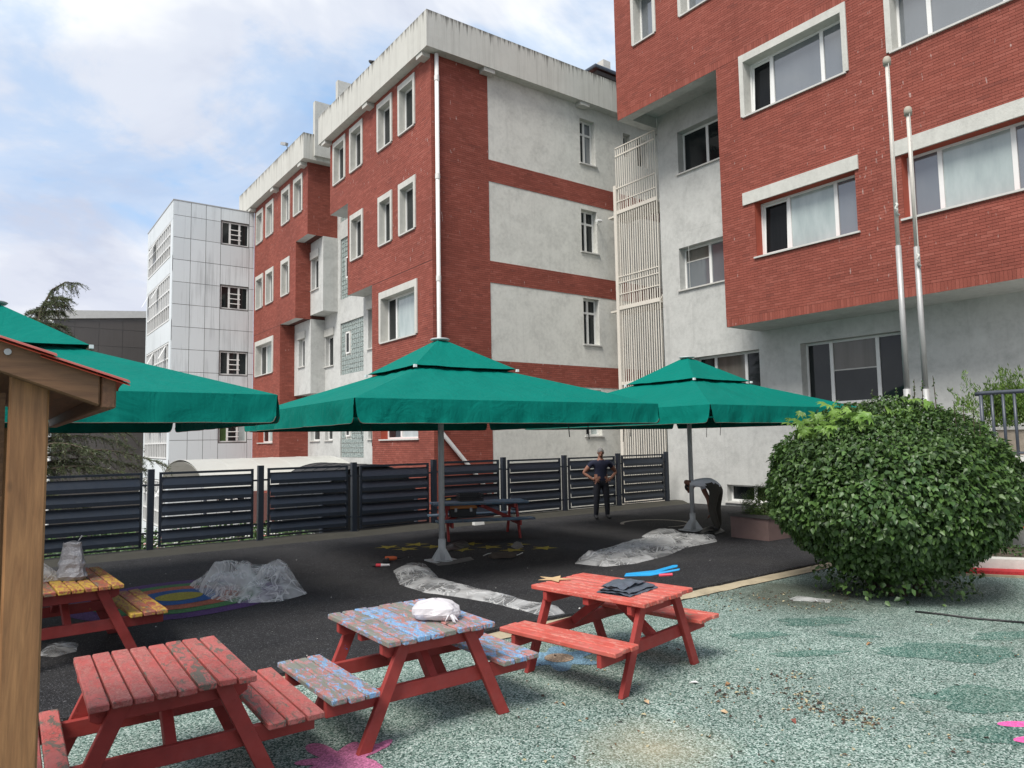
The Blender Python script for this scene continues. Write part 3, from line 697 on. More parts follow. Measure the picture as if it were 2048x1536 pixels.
# ------------------------------------------------------------------ right-hand red building
def right_building():
    root = empty('brick_building', 'red brick school building at the right edge with grey plaster ground floor', 'building', (17.5, 5, 0))
    root.location = (0, 0, 0)
    f = Face('X', 16.0); g = Face('X', 17.5)
    YE = -7.0; ZT = 19.0; zb = 4.95
    # windows on the brick front: (u0, u1, z0, z1, style)
    A = [(8.40, 11.12, 10.50, 11.98, 's'), (4.45, 7.27, 10.50, 11.98, 's'), (8.28, 10.97, 6.66, 8.10, 'l'), (4.45, 7.24, 6.68, 8.10, 'l'), (12.02 - 1.3, 13.12, 14.32, 15.9, 's'), (14.22, 15.0, 14.32, 15.9, 's'),
         (7.5, 9.3, 14.32, 15.9, 's'), (0.6, 3.3, 10.50, 11.98, 's'), (0.6, 3.3, 6.68, 8.10, 'l'), (-3.2, -0.5, 6.68, 8.10, 'l'), (-3.2, -0.5, 10.5, 11.98, 's')]
    hol = [(a, b, c, d) for a, b, c, d, _ in A]
    mb = MB(); mats = [M_MORTAR, M_CONC, M_REVEAL, M_STUCCO]
    rev = [1 if s == 's' else 2 for *_, s in A]
    loA = [i for i, h in enumerate(hol) if h[1] < 12.0]; 
    wall_face(mb, f, YE, 12.0, zb, 12.18, [hol[i] for i in loA if hol[i][3] < 12.18], 0.36, mi=0, rim=(0, 0, 3, None), mi_rev_of=[rev[i] for i in loA if hol[i][3] < 12.18])
    hi = [i for i, h in enumerate(hol) if h[2] > 12.18]
    wall_face(mb, f, YE, 15.86, 12.18, ZT, [hol[i] for i in hi], 0.36, mi=0, rim=(0, 0, 3, 0), mi_rev_of=[rev[i] for i in hi])
    # body of the overhang behind the front sheet
    f.box(mb, YE, 11.998, 0.36, 1.5, zb + 0.001, 12.19, 3); f.box(mb, YE, 12.0, 0.36, 1.5, 12.20, ZT, 3)
    f.box(mb, 12.001, 15.858, 0.36, 1.5, 12.55, ZT, 3); f.box(mb, 15.56, 15.858, 0.36, 1.5, 12.181, 12.549, 3)
    mb.build('wall', mats, root)
    lay_bricks('r', f, YE + 6, 12.0, zb, 12.18, hol, soldier=(zb, zb + 0.215))
    lay_bricks('r', f, 2.0, 15.86, 12.18, 17.6, hol, soldier=(12.18, 12.395))
    build_bricks('r', root)
    # grey plaster walls behind
    B = [(12.2, 14.72, 10.37, 11.74), (12.2, 14.82, 6.64, 7.98), (8.17, 10.80, 2.82, 4.46), (12.07, 14.40, 2.82, 4.46), (10.4, 13.35, 0.14, 0.62)]
    mb = MB(); wall_face(mb, g, YE, 15.55, -0.2, 12.6, B, 0.36, rim=(None, 0, None, None))
    g.box(mb, YE, 15.549, 0.36, 9.0, -3.6, ZT); mb.build('wall', [M_STUCCO], root)
    S = [M_GLASS_SKY]; D = [M_GLASS_DK]; C = [M_GLASS_CUR]
    make_window(root, f, *hol[0], (0, .245, .755, 1), [M_GLASS_DK, M_GLASS_SKY, M_GLASS_SKY][::-1], 0.27, surround=0.125, open_leaf=2, sill=True)
    make_window(root, f, *hol[1], (0, .25, .76, 1), S, 0.27, surround=0.125)
    make_window(root, f, *hol[2], (0, .235, .70, 1), [M_GLASS_SKY, M_GLASS_CUR, M_GLASS_DK], 0.27, lintel=(0.1, 0.33, 0.33), open_leaf=2)
    make_window(root, f, *hol[3], (0, .27, .76, 1), [M_GLASS_SKY, M_GLASS_CUR, M_GLASS_SKY], 0.27, lintel=(0.2, 0.2, 0.34))
    make_window(root, f, *hol[4], (0, .3, .7, 1), S, 0.27, surround=0.11); make_window(root, f, *hol[5], (0, 1), S, 0.27, surround=0.11)
    make_window(root, f, *hol[6], (0, .5, 1), S, 0.27, surround=0.11)
    for i in (7, 10): make_window(root, f, *hol[i], (0, .25, .75, 1), S, 0.27, surround=0.125)
    for i in (8, 9): make_window(root, f, *hol[i], (0, .25, .75, 1), S, 0.27, lintel=(0.2, 0.2, 0.34))
    make_window(root, g, *B[0], (0, .3, .62, 1), D, 0.27); make_window(root, g, *B[1], (0, .3, .62, 1), [M_GLASS_SKY], 0.27, blinds={2: .3})
    make_window(root, g, *B[2], (0, .27, .73, 1), D, 0.27, blinds={1: .47}); make_window(root, g, *B[3], (0, .27, .73, 1), D, 0.27, blinds={1: .6})
    make_window(root, g, *B[4], (0, .28, .72, 1), D, 0.2)
    # hairline joints in the plaster, shallow grooves cut as thin dark battens
    mb = MB(); g.box(mb, 14.42, 14.432, -0.003, 0.004, 4.6, 10.2); g.box(mb, 13.1, 14.4, -0.003, 0.004, 8.45, 8.46); mb.build('plaster_joint', M_STUCCO, root)
    return root
right_building()

# ------------------------------------------------------------------ main red building with stepped front
def main_building():
    root = empty('stepped_brick_building', 'tall red brick block with stepped front and grey rendered side', 'building', (0, 0, 0))
    f = Face('X', 10.49); h = Face('X', 11.15); r = Face('X', 11.8); e = Face('Y', 18.2)
    ZB, ZP = -3.6, 13.85; Z2, Z1 = 10.88, 7.42
    c = 0.12
    winR1 = [(19.30, 20.20), (20.87, 21.76), (23.19, 24.08), (24.72, 25.66)]
    winR2 = [(19.30, 20.20), (20.90, 21.70), (23.16, 24.03)]
    R1 = [(a, b, 11.95, 13.42) for a, b in winR1]; R2 = [(a, b, 8.64, 10.12) for a, b in winR2]; R3 = [(19.26, 21.62, 5.33, 6.80)]; R4 = [(19.15, 21.7, 2.13, 3.75)]
    L1 = [(a, b, 11.93, 13.36) for a, b in ((29.25, 30.12), (30.82, 31.70), (33.08, 33.96), (34.66, 35.52))]
    L2 = [(a, b, 8.67, 10.1) for a, b in ((30.82, 31.70), (33.0, 33.92), (34.56, 35.5))]; L3 = [(32.98, 35.46, 5.36, 6.82)]; L4 = [(32.87, 35.0, 2.13, 3.7)]
    mb = MB(); mats = [M_MORTAR, M_CONC, M_STUCCO, M_REVEAL]
    d = 0.36
    wall_face(mb, f, 18.2, 26.1, Z2, ZP, R1, d, mi_rev=1, rim=(None, 0, 2, None)); wall_face(mb, f, 18.2, 24.4, Z1, Z2, R2, d, mi_rev=1, rim=(None, 0, 2, None))
    wall_face(mb, f, 18.2, 22.35, ZB, Z1, R3 + R4, d, mi_rev=1, rim=(None, 0, None, None), mi_rev_of=[1, 3])
    wall_face(mb, f, 28.55, 35.95, Z2 - .13, ZP, L1, d, mi_rev=1, rim=(0, 0, 2, None)); wall_face(mb, f, 29.95, 35.95, Z1, Z2 - .13, L2, d, mi_rev=1, rim=(0, 0, 2, None))
    wall_face(mb, f, 31.93, 35.95, ZB, Z1, L3 + L4, d, mi_rev=1, rim=(0, 0, None, None), mi_rev_of=[1, 3])
    # bodies behind the front sheets
    q = 0.002
    for (a, b, z0, z1, xe) in ((18.57, 26.1, Z2, 14.6, 20), (18.57, 24.4, Z1, Z2, 20), (18.57, 22.35, ZB, Z1, 20), (28.55, 35.95, Z2 - .13, 14.6, 12.2), (29.95, 35.95, Z1, Z2 - .13, 12.2), (31.93, 35.95, ZB, Z1, 12.2)):
        mb.box((10.85, a + q, z0 + q), (xe, b - q, z1 - q), 0 if xe < 15 else 2)
    mb.build('wall', mats, root)
    # bricks
    for (a, b, z0, z1, ho) in ((18.2, 26.1, Z2, ZP, R1), (18.2, 24.4, Z1, Z2, R2), (18.2, 22.35, -0.2, Z1, R3 + R4), (28.55, 35.95, Z2 - .13, ZP, L1), (29.95, 35.95, Z1, Z2 - .13, L2), (31.93, 35.95, -0.2, Z1, L3 + L4)):
        lay_bricks('m', f, a, b, z0, z1, ho)
    # brick returns facing the camera (planes Y = const)
    for (y, z0, z1, x1) in ((28.55, Z2 - .13, ZP, 11.8), (29.95, Z1, Z2 - .13, 11.15), (31.93, -0.2, Z1, 11.8)):
        lay_bricks('m', Face('Y', y), 10.49, x1, z0, z1)
    # camera-facing side: grey render with brick pier and bands
    sw = [(16.48, 17.2, 11.69, 13.32), (16.44, 17.18, 8.52, 10.03), (16.44, 17.17, 5.27, 6.88), (16.42, 17.16, 2.13, 3.7), (18.62, 19.0, 12.4, 13.3), (19.3, 19.9, 12.2, 13.3)]
    mb = MB(); wall_face(mb, e, 10.492, 22.0, ZB, ZP, sw, 0.36, rim=(None, 0, None, None)); mb.box((10.85, 18.56, ZB), (21.99, 18.6, ZP)); mb.build('wall', [M_STUCCO_W], root)
    bands = [(12.55, 22.0, 10.22, 10.92), (12.55, 22.0, 6.96, 7.65), (12.55, 22.0, 3.78, 4.5)]
    mb = MB()
    for a, b, z0, z1 in [(10.49, 12.55, ZB, ZP)] + bands: wall_face(mb, e, a, b, z0, z1, [], 0.0, -0.008, rim=(0, 0, 0, 0))
    mb.build('brick_backing', [M_MORTAR], root)
    lay_bricks('m', e, 10.49, 12.55, -0.2, ZP, n0=-0.008)
    for a, b, z0, z1 in bands: lay_bricks('m', e, a, 19.6, z0, z1, n0=-0.008)
    build_bricks('m', root)
    # windows of the brick front
    dk = [M_GLASS_DK]
    for a, b, z0, z1 in R1 + R2: make_window(root, f, a, b, z0, z1, (0, 1), dk, 0.17, surround=c)
    for a, b, z0, z1 in L1 + L2: make_window(root, f, a, b, z0, z1, (0, 1), dk, 0.17, surround=c)
    make_window(root, f, *R3[0], (0, .74, 1), [M_GLASS_CUR, M_GLASS_DK], 0.24, surround=0.14); make_window(root, f, *R4[0], (0, .62, 1), [M_GLASS_CUR, M_GLASS_DK], 0.25)
    make_window(root, f, *L3[0], (0, .66, 1), [M_GLASS_CUR, M_GLASS_DK], 0.24, surround=0.14); make_window(root, f, *L4[0], (0, .62, 1), [M_GLASS_CUR, M_GLASS_DK], 0.25)
    for k, s in enumerate(sw[:4]): make_window(root, e, *s, (0, .48, 1), [[M_GLASS_DK, M_GLASS_SKY], dk, [M_GLASS_DK, M_GLASS_DK], [M_GLASS_DK, M_GLASS_CUR]][k], 0.2, transom=0.70, open_leaf=None)
    for s in sw[4:]: make_window(root, e, *s, (0, 1), dk, 0.24, sill=False)
    # grey rendered boxes and the recessed wall with glass blocks
    wb2 = [(29.03, 29.80, 8.64, 10.0)]; wb3 = [(30.62, 31.36, 5.45, 6.68)]; wr = [(28.98, 29.85, 5.36, 6.66), (30.5, 31.6, 2.17, 3.7), (29.05, 29.87, 2.17, 3.7)]; wp = [(23.3, 24.1, 5.45, 6.9), (23.3, 24.1, 2.17, 3.7)]
    gb = [(25.93, 28.22, 1.45, 3.75), (25.93, 28.22, 4.85, 7.02), (25.93, 28.22, 8.02, 10.62), (25.93, 28.22, 11.35, 13.5)]
    mb = MB()
    wall_face(mb, h, 28.5, 29.95, 7.58, 10.75, wb2, 0.3, rim=(0, None, 0, None)); mb.box((11.452, 28.5 + q, 7.582), (11.81, 31.9, 10.748))
    wall_face(mb, h, 29.9, 31.93, 4.2, Z1, wb3, 0.3, rim=(0, None, 0, None)); mb.box((11.452, 29.9 + q, 4.202), (11.81, 31.92, Z1 - q))
    wall_face(mb, h, 22.35, 24.5, ZB, Z1, wp, 0.3, rim=(None, 0, None, None)); mb.box((11.452, 22.36, ZB), (12.3, 24.498, Z1 - q))
    wall_face(mb, r, 24.5, 31.93, ZB, ZP, gb + wr, 0.3); mb.box((12.102, 24.51, ZB), (20, 31.9, 14.6))
    mb.build('wall', [M_STUCCO], root)
    make_window(root, h, *wb2[0], (0, 1), dk, 0.16, lintel=(0.08, 0.12, 0.34)); make_window(root, h, *wb3[0], (0, 1), dk, 0.16, lintel=(0.1, 0.15, 0.32))
    make_window(root, r, *wr[0], (0, 1), dk, 0.16, lintel=(0.1, 0.15, 0.32))
    for w_ in wr[1:]: make_window(root, r, *w_, (0, 1), dk, 0.16)
    for w_ in wp: make_window(root, h, *w_, (0, 1), dk, 0.16, lintel=(0.0, 0.1, 0.3))
    for k, (a, b, z0, z1) in enumerate(gb):
        m1, m2 = MB(), MB(); s = 0.19; nu = int((b - a) / s); nz = int((z1 - z0) / s)
        r.box(m1, a, b, 0.09, 0.12, z0, z1)
        vent = (27.35, 27.75, z0 + 0.85, z0 + 1.75)
        for i in range(nu):
            for j in range(nz):
                u, z = a + (b - a) * i / nu, z0 + (z1 - z0) * j / nz
                if vent[0] - .15 < u < vent[1] and vent[2] - .15 < z < vent[3]: continue
                r.box(m2, u + 0.014, u + (b - a) / nu - 0.014, 0.055, 0.089, z + 0.014, z + (z1 - z0) / nz - 0.014)
        gp = m1.build('glass_block_panel', M_CONC, root); o = m2.build('glass_blocks', M_GLASS_BLK, gp); o['kind'] = 'stuff'
        m3 = MB(); fr = 0.06; va, vb, vc, vd = vent
        r.box(m3, va, va + fr, 0.03, 0.088, vc, vd); r.box(m3, vb - fr, vb, 0.03, 0.088, vc, vd); r.box(m3, va + fr, vb - fr, 0.031, 0.087, vc, vc + fr); r.box(m3, va + fr, vb - fr, 0.031, 0.087, vd - fr, vd)
        m3.build('vent_frame', M_PVC, gp); m4 = MB(); r.box(m4, va + fr, vb - fr, 0.05, 0.06, vc + fr, vd - fr); m4.build('pane', M_GLASS_DK, gp)
    # parapets, soffits, corbels, roof fins
    mb = MB(); zt = 14.92; zp = 13.78; o = 0.32
    mb.box((10.49 - o, 18.2 - o, zp), (10.49 + .1, 26.55, zt)); mb.box((10.592, 18.2 - o, zp), (22.3, 18.2 + .1, zt))
    mb.box((10.595, 18.305, zp + 0.06), (20, 26.54, zp + 0.3))
    mb.build('parapet', M_PARAPET, root)
    mb = MB(); mb.box((10.49 - o, 28.55 - .35, zp + .05), (10.49 + .1, 37.6, zt)); mb.box((10.592, 28.2, zp + .05), (12.6, 28.55, zt + .02)); mb.build('parapet', M_PARAPET, root)
    mb = MB(); mb.box((10.62, 28.1, 14.0), (13.5, 28.32, 16.35)); mb.build('roof_fin', M_CONC, root)
    mb = MB(); mb.box((10.65, 25.75, 14.3), (14.5, 25.97, 16.25)); mb.build('roof_fin', M_CONC, root)
    for y in (18.4, 22.3, 26.1): mb = MB(); mb.box((10.2, y - .17, zp - .13), (10.5, y + .2, zp - .002)); mb.build('corbel', M_CONC, root)
    for y in (28.8, 32.4, 35.9): mb = MB(); mb.box((10.2, y - .17, zp - .1), (10.5, y + .2, zp + .048)); mb.build('corbel', M_CONC, root)
    for x in (12.45, 16.5, 20.5): mb = MB(); mb.box((x - .2, 17.92, zp - .13), (x + .22, 18.18, zp - .002)); mb.build('corbel', M_CONC, root)
    # rain pipe with collars and slanting foot
    mb = MB(); mb.tube([(10.62, 18.08, 13.75), (10.62, 18.08, 2.42), (10.66, 18.08, 2.30), (11.95, 18.08, 0.9), (12.5, 18.08, 0.2)], 0.062, 12); p = mb.build('rain_pipe', M_PIPE, root, smooth=True)
    for z in (12.9, 9.85, 6.75, 3.9): mb = MB(); mb.tube([(10.62, 18.08, z), (10.62, 18.08, z + .16)], 0.075, 12); mb.build('pipe_collar', M_PIPE, p)
    return root
main_building()

# ------------------------------------------------------------------ pale panelled building
def pale_building():
    root = empty('panelled_building', 'pale grey metal panelled block with ribbon windows on its left flank', 'building', (0, 0, 0))
    e = Face('Y', 36.0); l = Face('X', 6.75); ZB, ZT = -3.6, 13.64
    wins = [(8.92, 10.22, z, z + 1.13) for z in (11.87, 8.68, 5.44, 2.19, -1.05)]
    mb = MB(); wall_face(mb, e, 6.78, 10.485, ZB, ZT - .03, wins, 0.2); mb.box((6.95, 36.2, ZB), (10.4, 42.6, ZT - .03))
    lw = [(36.55, 42.35, a, b) for a, b in ((11.05, 12.72), (7.98, 10.2), (4.72, 6.92), (1.45, 3.66), (-1.8, 0.4))]
    wall_face(mb, l, 36.03, 42.7, ZB, ZT - .03, lw, 0.2, n0=0.03, rim=(None, 0, None, None)); mb.build('wall', [M_JOINT], root)
    cols = [6.75, 7.52, 8.20, 8.88, 10.24, 10.49]; rows = [ZT] + [12.94 - 1.064 * i for i in range(16)]
    for z1, z0 in zip(rows, rows[1:]):
        for u0, u1 in zip(cols, cols[1:]):
            segs = [(z0, z1)]
            if u0 == 8.88:
                for w in wins:
                    segs = [s for a, b in segs for s in ((a, min(b, w[2] - .05)), (max(a, w[3] + .03), b)) if s[1] - s[0] > 0.12]
            for a, b in segs:
                mb = MB(); j = random.uniform(-.005, .005); e.box(mb, u0 + .011, u1 - .011, -0.02 + j, 0.012, a + .011, b - .011); mb.build('panel', M_PANEL, root)
    # side flank: plain bands between the ribbons
    for a, b in ((12.76, ZT), (10.24, 11.0), (6.96, 7.94), (3.70, 4.68), (0.44, 1.41), (-3.6, -1.84)):
        mb = MB(); l.box(mb, 36.03, 42.7, -0.01, 0.028, a, b); mb.build('panel', M_PANEL, root)
    for u0, u1 in ((36.03, 36.5), (42.4, 42.7)):
        mb = MB(); l.box(mb, u0, u1, -0.013, 0.026, ZB, 12.74); mb.build('corner_panel', M_PANEL, root)
    mb = MB(); mb.box((6.72, 35.97, ZT), (10.48, 42.75, ZT + .05)); mb.build('roof_edge', M_STEEL, root)
    for k, w in enumerate(wins): make_window(root, e, *w, (0, .31, .66, 1), [M_GLASS_DK, M_GLASS_DK, M_GLASS_DK] if k != 3 else [M_COVER, M_GLASS_DK, M_GLASS_CUR], 0.06, sill=False, rails=True)
    for a in lw:
        n = 13; mb = MB(); u0, u1, z0, z1 = a
        for i in range(n + 1):
            u = u0 + (u1 - u0) * i / n; l.box(mb, u - .03, u + .03, -0.01, 0.08, z0 + .06, z1 - .06)
        for z in (z0 + .03, z0 + (z1 - z0) * .33, z0 + (z1 - z0) * .66, z1 - .03): l.box(mb, u0, u1, -0.016, 0.076, z - .03, z + .03)
        w = mb.build('ribbon_window', M_PVC, root)
        for i in range(n):
            a_, b_ = u0 + (u1 - u0) * i / n + .03, u0 + (u1 - u0) * (i + 1) / n - .03
            for j in range(3):
                c_, d_ = z0 + (z1 - z0) * j / 3 + .03, z0 + (z1 - z0) * (j + 1) / 3 - .03
                m2 = MB(); jj = random.uniform(-.01, .01); m2.add([l.p(a_, .04 + jj, c_), l.p(b_, .04 - jj, c_), l.p(b_, .04 - jj, d_), l.p(a_, .04 + jj, d_)], [(0, 1, 2, 3)]); m2.build('pane', M_GLASS_SKY if j else M_GLASS_DK, w)
        for i in random.sample(range(n), 2):      # vents hung open
            a_, b_ = u0 + (u1 - u0) * i / n + .03, u0 + (u1 - u0) * (i + 1) / n - .03; z_ = z1 - .1; m2 = MB()
            m2.add([l.p(a_, -.02, z_), l.p(b_, -.02, z_), l.p(b_, -.32, z_ - .62), l.p(a_, -.32, z_ - .62)], [(0, 1, 2, 3)]); m2.build('open_vent', M_PVC, w)
pale_building()

def brown_building():
    root = empty('brown_panelled_hall', 'low dark brown panelled hall behind the cedar with pale roof edge', 'building', (0, 0, 0))
    e = Face('Y', 50.0)
    mb = MB(); mb.prism([(2.2, -3.6), (12, -3.6), (12, 10.55), (2.2, 9.62)], lambda a, b, d: (a, d, b), 50.02, 64); mb.build('wall', [M_JOINT], root)
    u = 2.75; 
    while u < 9.0:
        z = -3.4
        while z < 10.4:
            top = 9.55 + (u + .6 - 2.2) * 0.095; z1 = min(z + 1.06, top)
            if z1 - z > 0.2: mb = MB(); j = random.uniform(-.004, .004); e.box(mb, u + .012, u + 1.268, j, 0.03, z + .012, z1 - .012); mb.build('panel', M_PANEL_DK, root)
            z += 1.06
        u += 1.28
    mb = MB(); mb.prism([(2.5, 9.68), (12, 10.59), (12, 10.95), (2.5, 10.2)], lambda a, b, d: (a, d, b), 49.9, 64.1); mb.build('roof_edge', M_SILL, root)
    mb = MB(); mb.box((2.05, 49.95, -3.6), (2.6, 50.6, 10.35)); mb.build('corner_pier', M_PANEL_DK, root)
    mb = MB(); mb.tube([(2.66, 49.8, 9.55), (2.88, 49.8, 9.5), (2.93, 49.8, 9.3), (2.93, 49.8, -3)], 0.09, 8); mb.build('rain_pipe', M_PIPE, root)
brown_building()

def far_house():
    root = empty('distant_house', 'house with dark eaves and chimney rising behind the long concrete parapet', 'building', (0, 0, 0))
    mb = MB(); mb.box((25.3, 26.3, -3.6), (36, 36, 20.9)); mb.build('wall', M_STUCCO_W, root)
    mb = MB(); mb.add([(24.75, 26, 21.25), (36.5, 26, 21.25), (36.5, 36.5, 21.25), (24.75, 36.5, 21.25), (30, 31, 23.2)], [(0, 1, 4), (1, 2, 4), (2, 3, 4), (3, 0, 4), (3, 2, 1, 0)]); mb.build('roof', plain('old_red_tiles', (0.13, 0.05, 0.04), 0.8, var=0.3), root)
    mb = MB(); mb.tube([(24.7, 36.5, 21.25), (24.7, 25.95, 21.25), (36.6, 25.95, 21.25)], 0.09, 8); mb.build('gutter', M_RAIL, root)
    mb = MB(); mb.box((24.9, 26.05, 20.9), (36, 26.4, 21.1)); mb.build('fascia', plain('dark_fascia', (0.04, 0.03, 0.025), 0.8), root)
    mb = MB(); mb.box((26.1, 26.8, 21.3), (26.62, 27.3, 22.4)); mb.build('chimney', M_CONC, root)
far_house()

# ------------------------------------------------------------------ caged outside staircase
def cage():
    root = empty('fire_escape', 'cream barred cage round an outside staircase between the two brick buildings', 'staircase', (0, 0, 0))
    X, y0, y1, zt = 17.42, 15.60, 17.42, 12.12
    for i in range(19):
        y = y0 + (y1 - y0) * i / 18; mb = MB(); mb.tube([(X, y, -3.5), (X, y, zt)], 0.019, 6); mb.build('bar', M_WHITEMET, root)
    for i in range(12):
        x = X + 0.15 + 0.18 * i; mb = MB(); mb.tube([(x, y1 + .02, -3.5), (x, y1 + .02, 10.7)], 0.016, 5); mb.build('bar', M_WHITEMET, root)
    mb = MB(); mb.box((X - .06, y1 - .02, -3.5), (X + .06, y1 + .11, 10.8)); mb.build('post', M_WHITEMET, root)
    for z, hgt in ((zt, .035), (11.83, .05), (10.68, .035), (10.2, .03), (9.83, .12), (7.56, .03), (7.35, .03), (6.95, .03), (6.48, .13), (3.88, .1), (3.2, .04), (0.7, .1)):
        mb = MB(); mb.box((X - .035, y0, z - hgt / 2), (X - .001, y1, z + hgt / 2)); mb.build('rail', M_WHITEMET, root)
    for z in (9.8, 6.45, 3.2, 0.0):
        mb = MB(); mb.box((X + .05, y0, z - .06), (X + .95, y1 + .5, z)); mb.build('landing', M_WHITEMET, root)
        for s in range(11):
            mb = MB(); x = X + 1.0 + .2 * s; mb.box((x, y0 + .05, z + .28 * s), (x + .24, y0 + .9, z + .28 * s + .04)); mb.build('tread', M_WHITEMET, root)
        mb = MB(); mb.bar((X + .95, y0 + .95, z - .05), (X + 3.2, y0 + .95, z + 3.05), .05, .22); mb.build('stringer', M_WHITEMET, root)
cage()

# ------------------------------------------------------------------ louvred fence
def fence():
    root = empty('louvred_fence', 'long dark navy louvred metal fence along the edge of the dark floor', 'fence', (0, 0, 0))
    Y = 15.1; xs = [0.48 + 2.05 * k for k in range(-3, 9)]
    mp = MB(); mp.box((-.055, -.055, 0.06), (.055, .055, 1.585)); post = mp.mesh('post', M_FENCE)
    w = 1.76; fr = MB()
    fr.box((0, -.025, 0.115), (.045, .025, 1.52)); fr.box((w - .045, -.025, 0.115), (w, .025, 1.52)); fr.box((.045, -.024, 1.475), (w - .045, .024, 1.519)); fr.box((.045, -.024, .116), (w - .045, .024, .15))
    frame = fr.mesh('panel_frame', M_FENCE)
    sl = MB(); prof = [(.012, 1.0 - 1.0), (.012, -.028), (-.055, -.155), (-.055, -.228), (-.047, -.228), (-.047, -.157), (.020, -.03), (.020, 0)]
    sl.prism(prof, lambda a, b, d: (d, a, b), .046, w - .046); slat = sl.mesh('slat', M_FENCE)
    lg = MB(); lg.box((-.1, -.012, -.018), (0, .012, .018)); lug = lg.mesh('lug', M_FENCE)
    for k, x in enumerate(xs):
        o = link('post', post, root, (x, Y, 0)); 
        mb = MB(); mb.box((-.09, -.09, .06), (.09, .09, .075)) if k == 0 else None
        if k == 0: plate = mb.mesh('base_plate', M_FENCE)
        link('base_plate', plate, o)
        if k + 1 < len(xs):
            p = link('panel_frame', frame, root, (x + .145, Y, random.uniform(-.008, .008)))
            for i in range(5): link('slat', slat, p, (0, random.uniform(-.003, .003), 1.425 - .2525 * i))
            for z in (1.28, .38):
                link('lug', lug, p, (0.01, 0, z)); link('lug', lug, p, (w + .08, 0, z))
fence()

# ------------------------------------------------------------------ vaulted roofs and garden beyond the fence
def vaults():
    for (nm, lab, mt, ax, c, half, l0, l1, zt, rise) in (('barrel_roof', 'pale translucent barrel vaulted roof beyond the fence below the panelled building', plain('pale_polycarbonate', (0.50, 0.50, 0.46), 0.35, var=0.12, scale=2), 'X', 26.2, 3.4, 5.3, 10.4, 1.56, 1.1),
                                                         ('barrel_roof', 'dark arched canopy close behind the fence in front of the pale vaulted roof', plain('dark_tarpaulin', (0.016, 0.017, 0.018), 0.5, var=0.3), 'Y', 7.55, 1.25, 16.2, 19.4, 1.48, 0.85)):
        root = empty(nm, lab, 'roof', (0, 0, 0)); mb = MB(); n = 24
        def vf(u, v, e=0.0):
            t = math.pi * (0.04 + 0.92 * u); a = c - half * math.cos(t); z = zt - rise + (rise + e) * math.sin(t); l = l0 + (l1 - l0) * v
            return (l, a, z) if ax == 'X' else (a, l, z)
        mb.grid(lambda u, v: vf(u, v), n, 6); mb.grid(lambda u, v: vf(u, v, -.06), n, 6); mb.build('roof_sheet', mt, root, smooth=True)
        for v in (0, .2, .4, .6, .8, 1):
            mb = MB(); mb.tube([vf(i / n, v, .0) for i in range(n + 1)], .008 if ax == 'X' else .02, 6); mb.build('rib', mt, root)
        for u in (0.0, 1.0):
            for v in (0, .5, 1): p = vf(u, v); mb = MB(); mb.tube([(p[0], p[1], -3.6), p], .05, 8); mb.build('post', M_RAIL, root)
        if ax == 'Y':     # closed dark sides hanging to the ground
            for u in (0.0, 1.0): mb = MB(); a = vf(u, 0); b = vf(u, 1); mb.box((a[0] - .01, a[1], -3.5), (a[0] + .01, b[1], a[2])); mb.build('side_sheet', mt, root)
            mb = MB(); mb.prism([(vf(i / n, 0)[0], vf(i / n, 0)[2] - .02) for i in range(n + 1)] + [(c + half, -1.5), (c - half, -1.5)], lambda a, b, d: (a, d, b), 16.25, 16.27); mb.build('end_sheet', mt, root)
vaults()

def leaf_unit(L, Wd, fold=0.25, curl=0.18):
    """ovate leaf, 6 triangles, base at origin, tip along +Y"""
    v = [(0, 0, 0), (-Wd * .5, L * .36, fold * Wd * .5), (0, L * .42, 0), (Wd * .5, L * .36, fold * Wd * .5), (-Wd * .3, L * .74, fold * Wd * .3 - curl * L * .35), (Wd * .3, L * .74, fold * Wd * .3 - curl * L * .35), (0, L, -curl * L)]
    t = [(0, 2, 1), (0, 3, 2), (1, 2, 4), (2, 3, 5), (2, 6, 4), (2, 5, 6)]
    return np.array(v, np.float32), np.array(t, np.int32)
def frames(N, roll):
    """per-leaf matrices: z near N (up of the leaf), y a random tangent"""
    n = N / np.linalg.norm(N, axis=1, keepdims=True)
    r_ = RNG.normal(size=N.shape); y = r_ - n * (r_ * n).sum(1, keepdims=True); y /= np.linalg.norm(y, axis=1, keepdims=True)
    return np.stack([np.cross(y, n), y, n], 2)
def scatter(P, M, S, unit):
    v, t = unit; V = np.einsum('nij,kj->nki', M, v) * S[:, None, None] + P[:, None, :]
    T = (t[None] + (np.arange(len(P)) * len(v))[:, None, None]).reshape(-1, 3)
    return V.reshape(-1, 3), T
def down_frames(N, droop=0.8, spread=0.75):
    """leaves whose tips hang outwards and down, blades facing outwards and up"""
    n = N / np.linalg.norm(N, axis=1, keepdims=True)
    k = len(n); y = n * 0.55 + np.array([0, 0, -droop]) + RNG.normal(size=(k, 3)) * spread; y /= np.linalg.norm(y, axis=1, keepdims=True)
    z = n + np.array([0, 0, 0.75]) + RNG.normal(size=(k, 3)) * 0.4; z -= y * (z * y).sum(1, keepdims=True); z /= np.linalg.norm(z, axis=1, keepdims=True)
    return np.stack([np.cross(y, z), y, z], 2)

